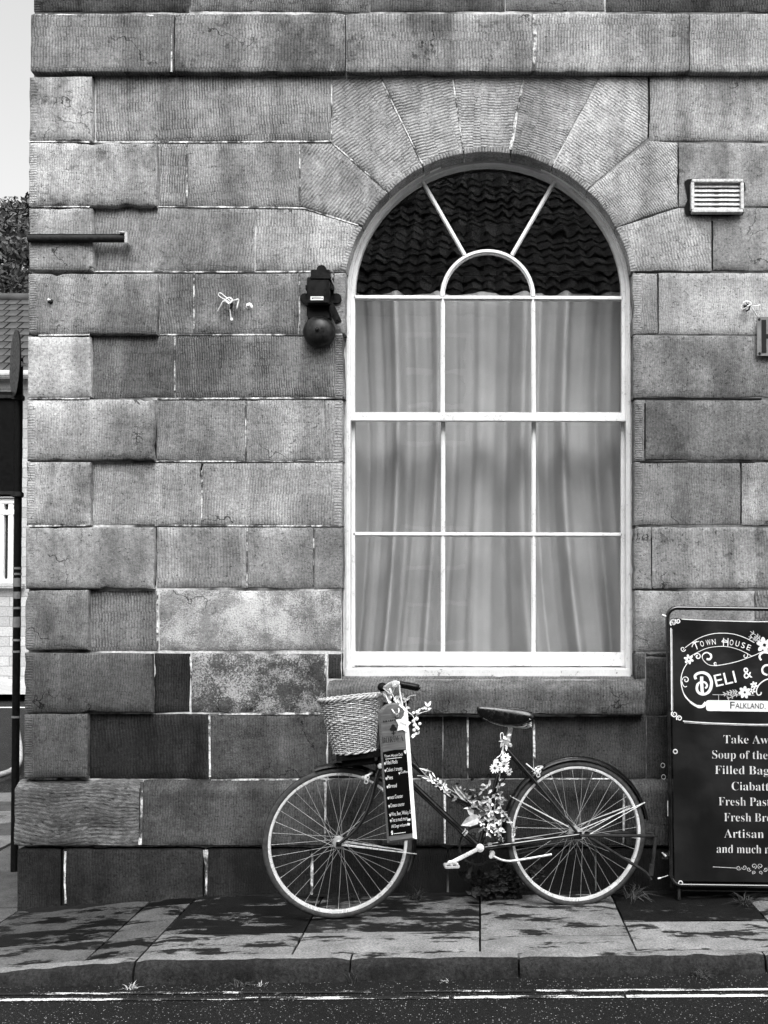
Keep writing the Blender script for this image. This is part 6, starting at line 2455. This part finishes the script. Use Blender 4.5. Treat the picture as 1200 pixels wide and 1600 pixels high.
# tree beyond the slate roof
def tree(px, py, dist, rad, hgt, label, nleaf, seed):
    rn = random.Random(seed)
    c = P(px, py, dist - 5)
    t = empty('tree', (c.x, dist - 5, -.1))
    tag(t, label, 'tree')
    cz = c.z + .1
    mb = MB()
    mb.tube(spl([(0, 0, 0), (.1, .1, cz * .4), (-.1, 0, cz * .75), (.05, 0, cz + rad * .5)], 6), [lerp(.32, .06, i / 18) for i in range(19)], 10)
    tips = []
    for k in range(12):
        a = rn.uniform(0, 2 * PI); e = rn.uniform(-.4, 1.2)
        d = Vector((math.cos(a) * math.cos(e), math.sin(a) * math.cos(e), math.sin(e)))
        s = Vector((0, 0, cz - rad * rn.uniform(.2, .9)))
        tip = Vector((0, 0, cz)) + d * rad * rn.uniform(.6, .95)
        mb.tube(spl([s, s.lerp(tip, .5) + Vector((0, 0, .2)), tip], 4), [lerp(.09, .015, i / 8) for i in range(9)], 6)
        tips.append(tip)
    mb.build('trunk', M['bark'], t, smooth=60)
    clumps = []
    for k in range(70):
        d = Vector((rn.gauss(0, 1), rn.gauss(0, 1), rn.gauss(0, 1))).normalized()
        clumps.append((Vector((0, 0, cz)) + d * rad * rn.uniform(.35, 1.02) * (1 + .25 * noise.noise(d * 2.3)), rad * rn.uniform(.12, .26)))
    ml, m2 = MB(), MB()
    for k in range(nleaf):
        cc, rr_ = clumps[k % len(clumps)]
        d = Vector((rn.gauss(0, 1), rn.gauss(0, 1), rn.gauss(0, 1))).normalized() * rr_ * rn.random() ** .4
        p = cc + d
        u = Vector((rn.uniform(-1, 1), rn.uniform(-1, 1), rn.uniform(-1, 1))).normalized(); w = u.orthogonal().normalized()
        s = rn.uniform(.06, .12)
        (ml if rn.random() < .65 else m2).add([p - u * s, p + w * s * .5, p + u * s, p - w * s * .5], [(0, 1, 2, 3)])
    o = ml.build('crown', M['foliage'], t, fixn=False); tag(o, kind='stuff')
    o = m2.build('crown', M['foliage_b'], t, fixn=False); tag(o, kind='stuff')
tree(-12, 455, 31, 2.5, 14, 'leafy tree rising behind the slate roof at far left', 9000, 4)
tree(52, 372, 33, 1.75, 14, 'second tree crown close against the corner of the stone building', 7000, 9)

# ================================================================== the house opposite (mirrored in the window)
oy = -8.6
op_h = empty('opposite_house', (0, oy, 0))
tag(op_h, 'house across the road with clay pantiled roof, mirrored in the arched window', 'house')
mb = MB()
oz = 5.55
mb.box((0, -3.5, oz / 2 - .2), (15, 7, oz + .4))
mb.build('wall', M['render_wall'], op_h)
slope = R(41)
rl = 7.0
mb = MB()
TW, TL = .235, .31
cols, rws = int(15.4 / TW), int(rl / TL)
vs, fs = [], []
for j in range(rws):
    for i in range(cols):
        b0 = len(vs)
        for q in range(5):
            t_ = q / 4
            hx = -7.7 + (i + t_) * TW
            hz = .033 * math.sin(t_ * 2 * PI)
            for e in (0, 1, 2):
                s = (j + (0, 1.08, 0)[e] + .10 * noise.noise(Vector((i * 2.3 + .2, j * 3.3 + .6, 3))) * (e != 1)) * TL
                lift = (.046, .02, .02)[e]
                wob = .014 * noise.noise(Vector((i * 3.1 + .3, j * 2.7 + .4, 0))) + .03 * noise.noise(Vector((i * .21, j * .23, 5)))
                y = .35 - s * math.cos(slope) + (hz + lift + wob) * math.sin(slope)
                z = oz - .1 + s * math.sin(slope) + (hz + lift + wob) * math.cos(slope)
                if e == 2:
                    s = j * TL
                    y = .35 - s * math.cos(slope) + (hz + .02 + wob) * math.sin(slope); z = oz - .1 + s * math.sin(slope) + (hz + .02 + wob) * math.cos(slope)
                vs.append((hx, y, z))
        for q in range(4):
            a = b0 + q * 3
            fs.append((a, a + 3, a + 4, a + 1)); fs.append((a, a + 2, a + 5, a + 3))
mb.add(vs, fs)
o = mb.build('roof', M['pantile'], op_h, smooth=50)
mb = MB()
s = rl
mb.add([(-7.7, .3, oz - .14), (7.7, .3, oz - .14), (7.7, .3 - s * math.cos(slope), oz - .14 + s * math.sin(slope)), (-7.7, .3 - s * math.cos(slope), oz - .14 + s * math.sin(slope)),
        (-7.7, .3 - 2 * s * math.cos(slope), oz - .14), (7.7, .3 - 2 * s * math.cos(slope), oz - .14)], [(0, 1, 2, 3), (3, 2, 5, 4)])
mb.build('roof_deck', M['slate'], op_h)
mb = MB(); mb.tube([(-7.6, .42, oz - .12), (7.6, .42, oz - .12)], .06, 8); mb.build('gutter', M['matt_black'], op_h)
for (x, z, w, h) in ((-.62, 3.7, .9, 1.5), (-.62, .9, .9, 1.6), (-3.6, 3.7, .9, 1.5), (2.6, 3.7, .9, 1.5), (2.6, .9, .9, 1.6), (5.4, 3.7, .9, 1.5)):
    wn_ = empty('window', (x, 0, z), op_h)
    mb = MB()
    for dx in (-w / 2, 0, w / 2):
        mb.box((dx, .03, h / 2), (.07, .08, h))
    for dz in (0, h / 3, 2 * h / 3, h):
        mb.box((0, .032, dz), (w + .07, .08, .06))
    mb.build('frame', M['white'], wn_)
    mb = MB(); mb.add([(-w / 2, .012, 0), (w / 2, .012, 0), (w / 2, .012, h), (-w / 2, .012, h)], [(0, 1, 2, 3)]); mb.build('pane', M['dark_pane'], wn_)
sheet('opposite_pavement', -30, 30, -8.6, -7.1, lambda x: zr(x) + .11, 30, 1, M['flag'])
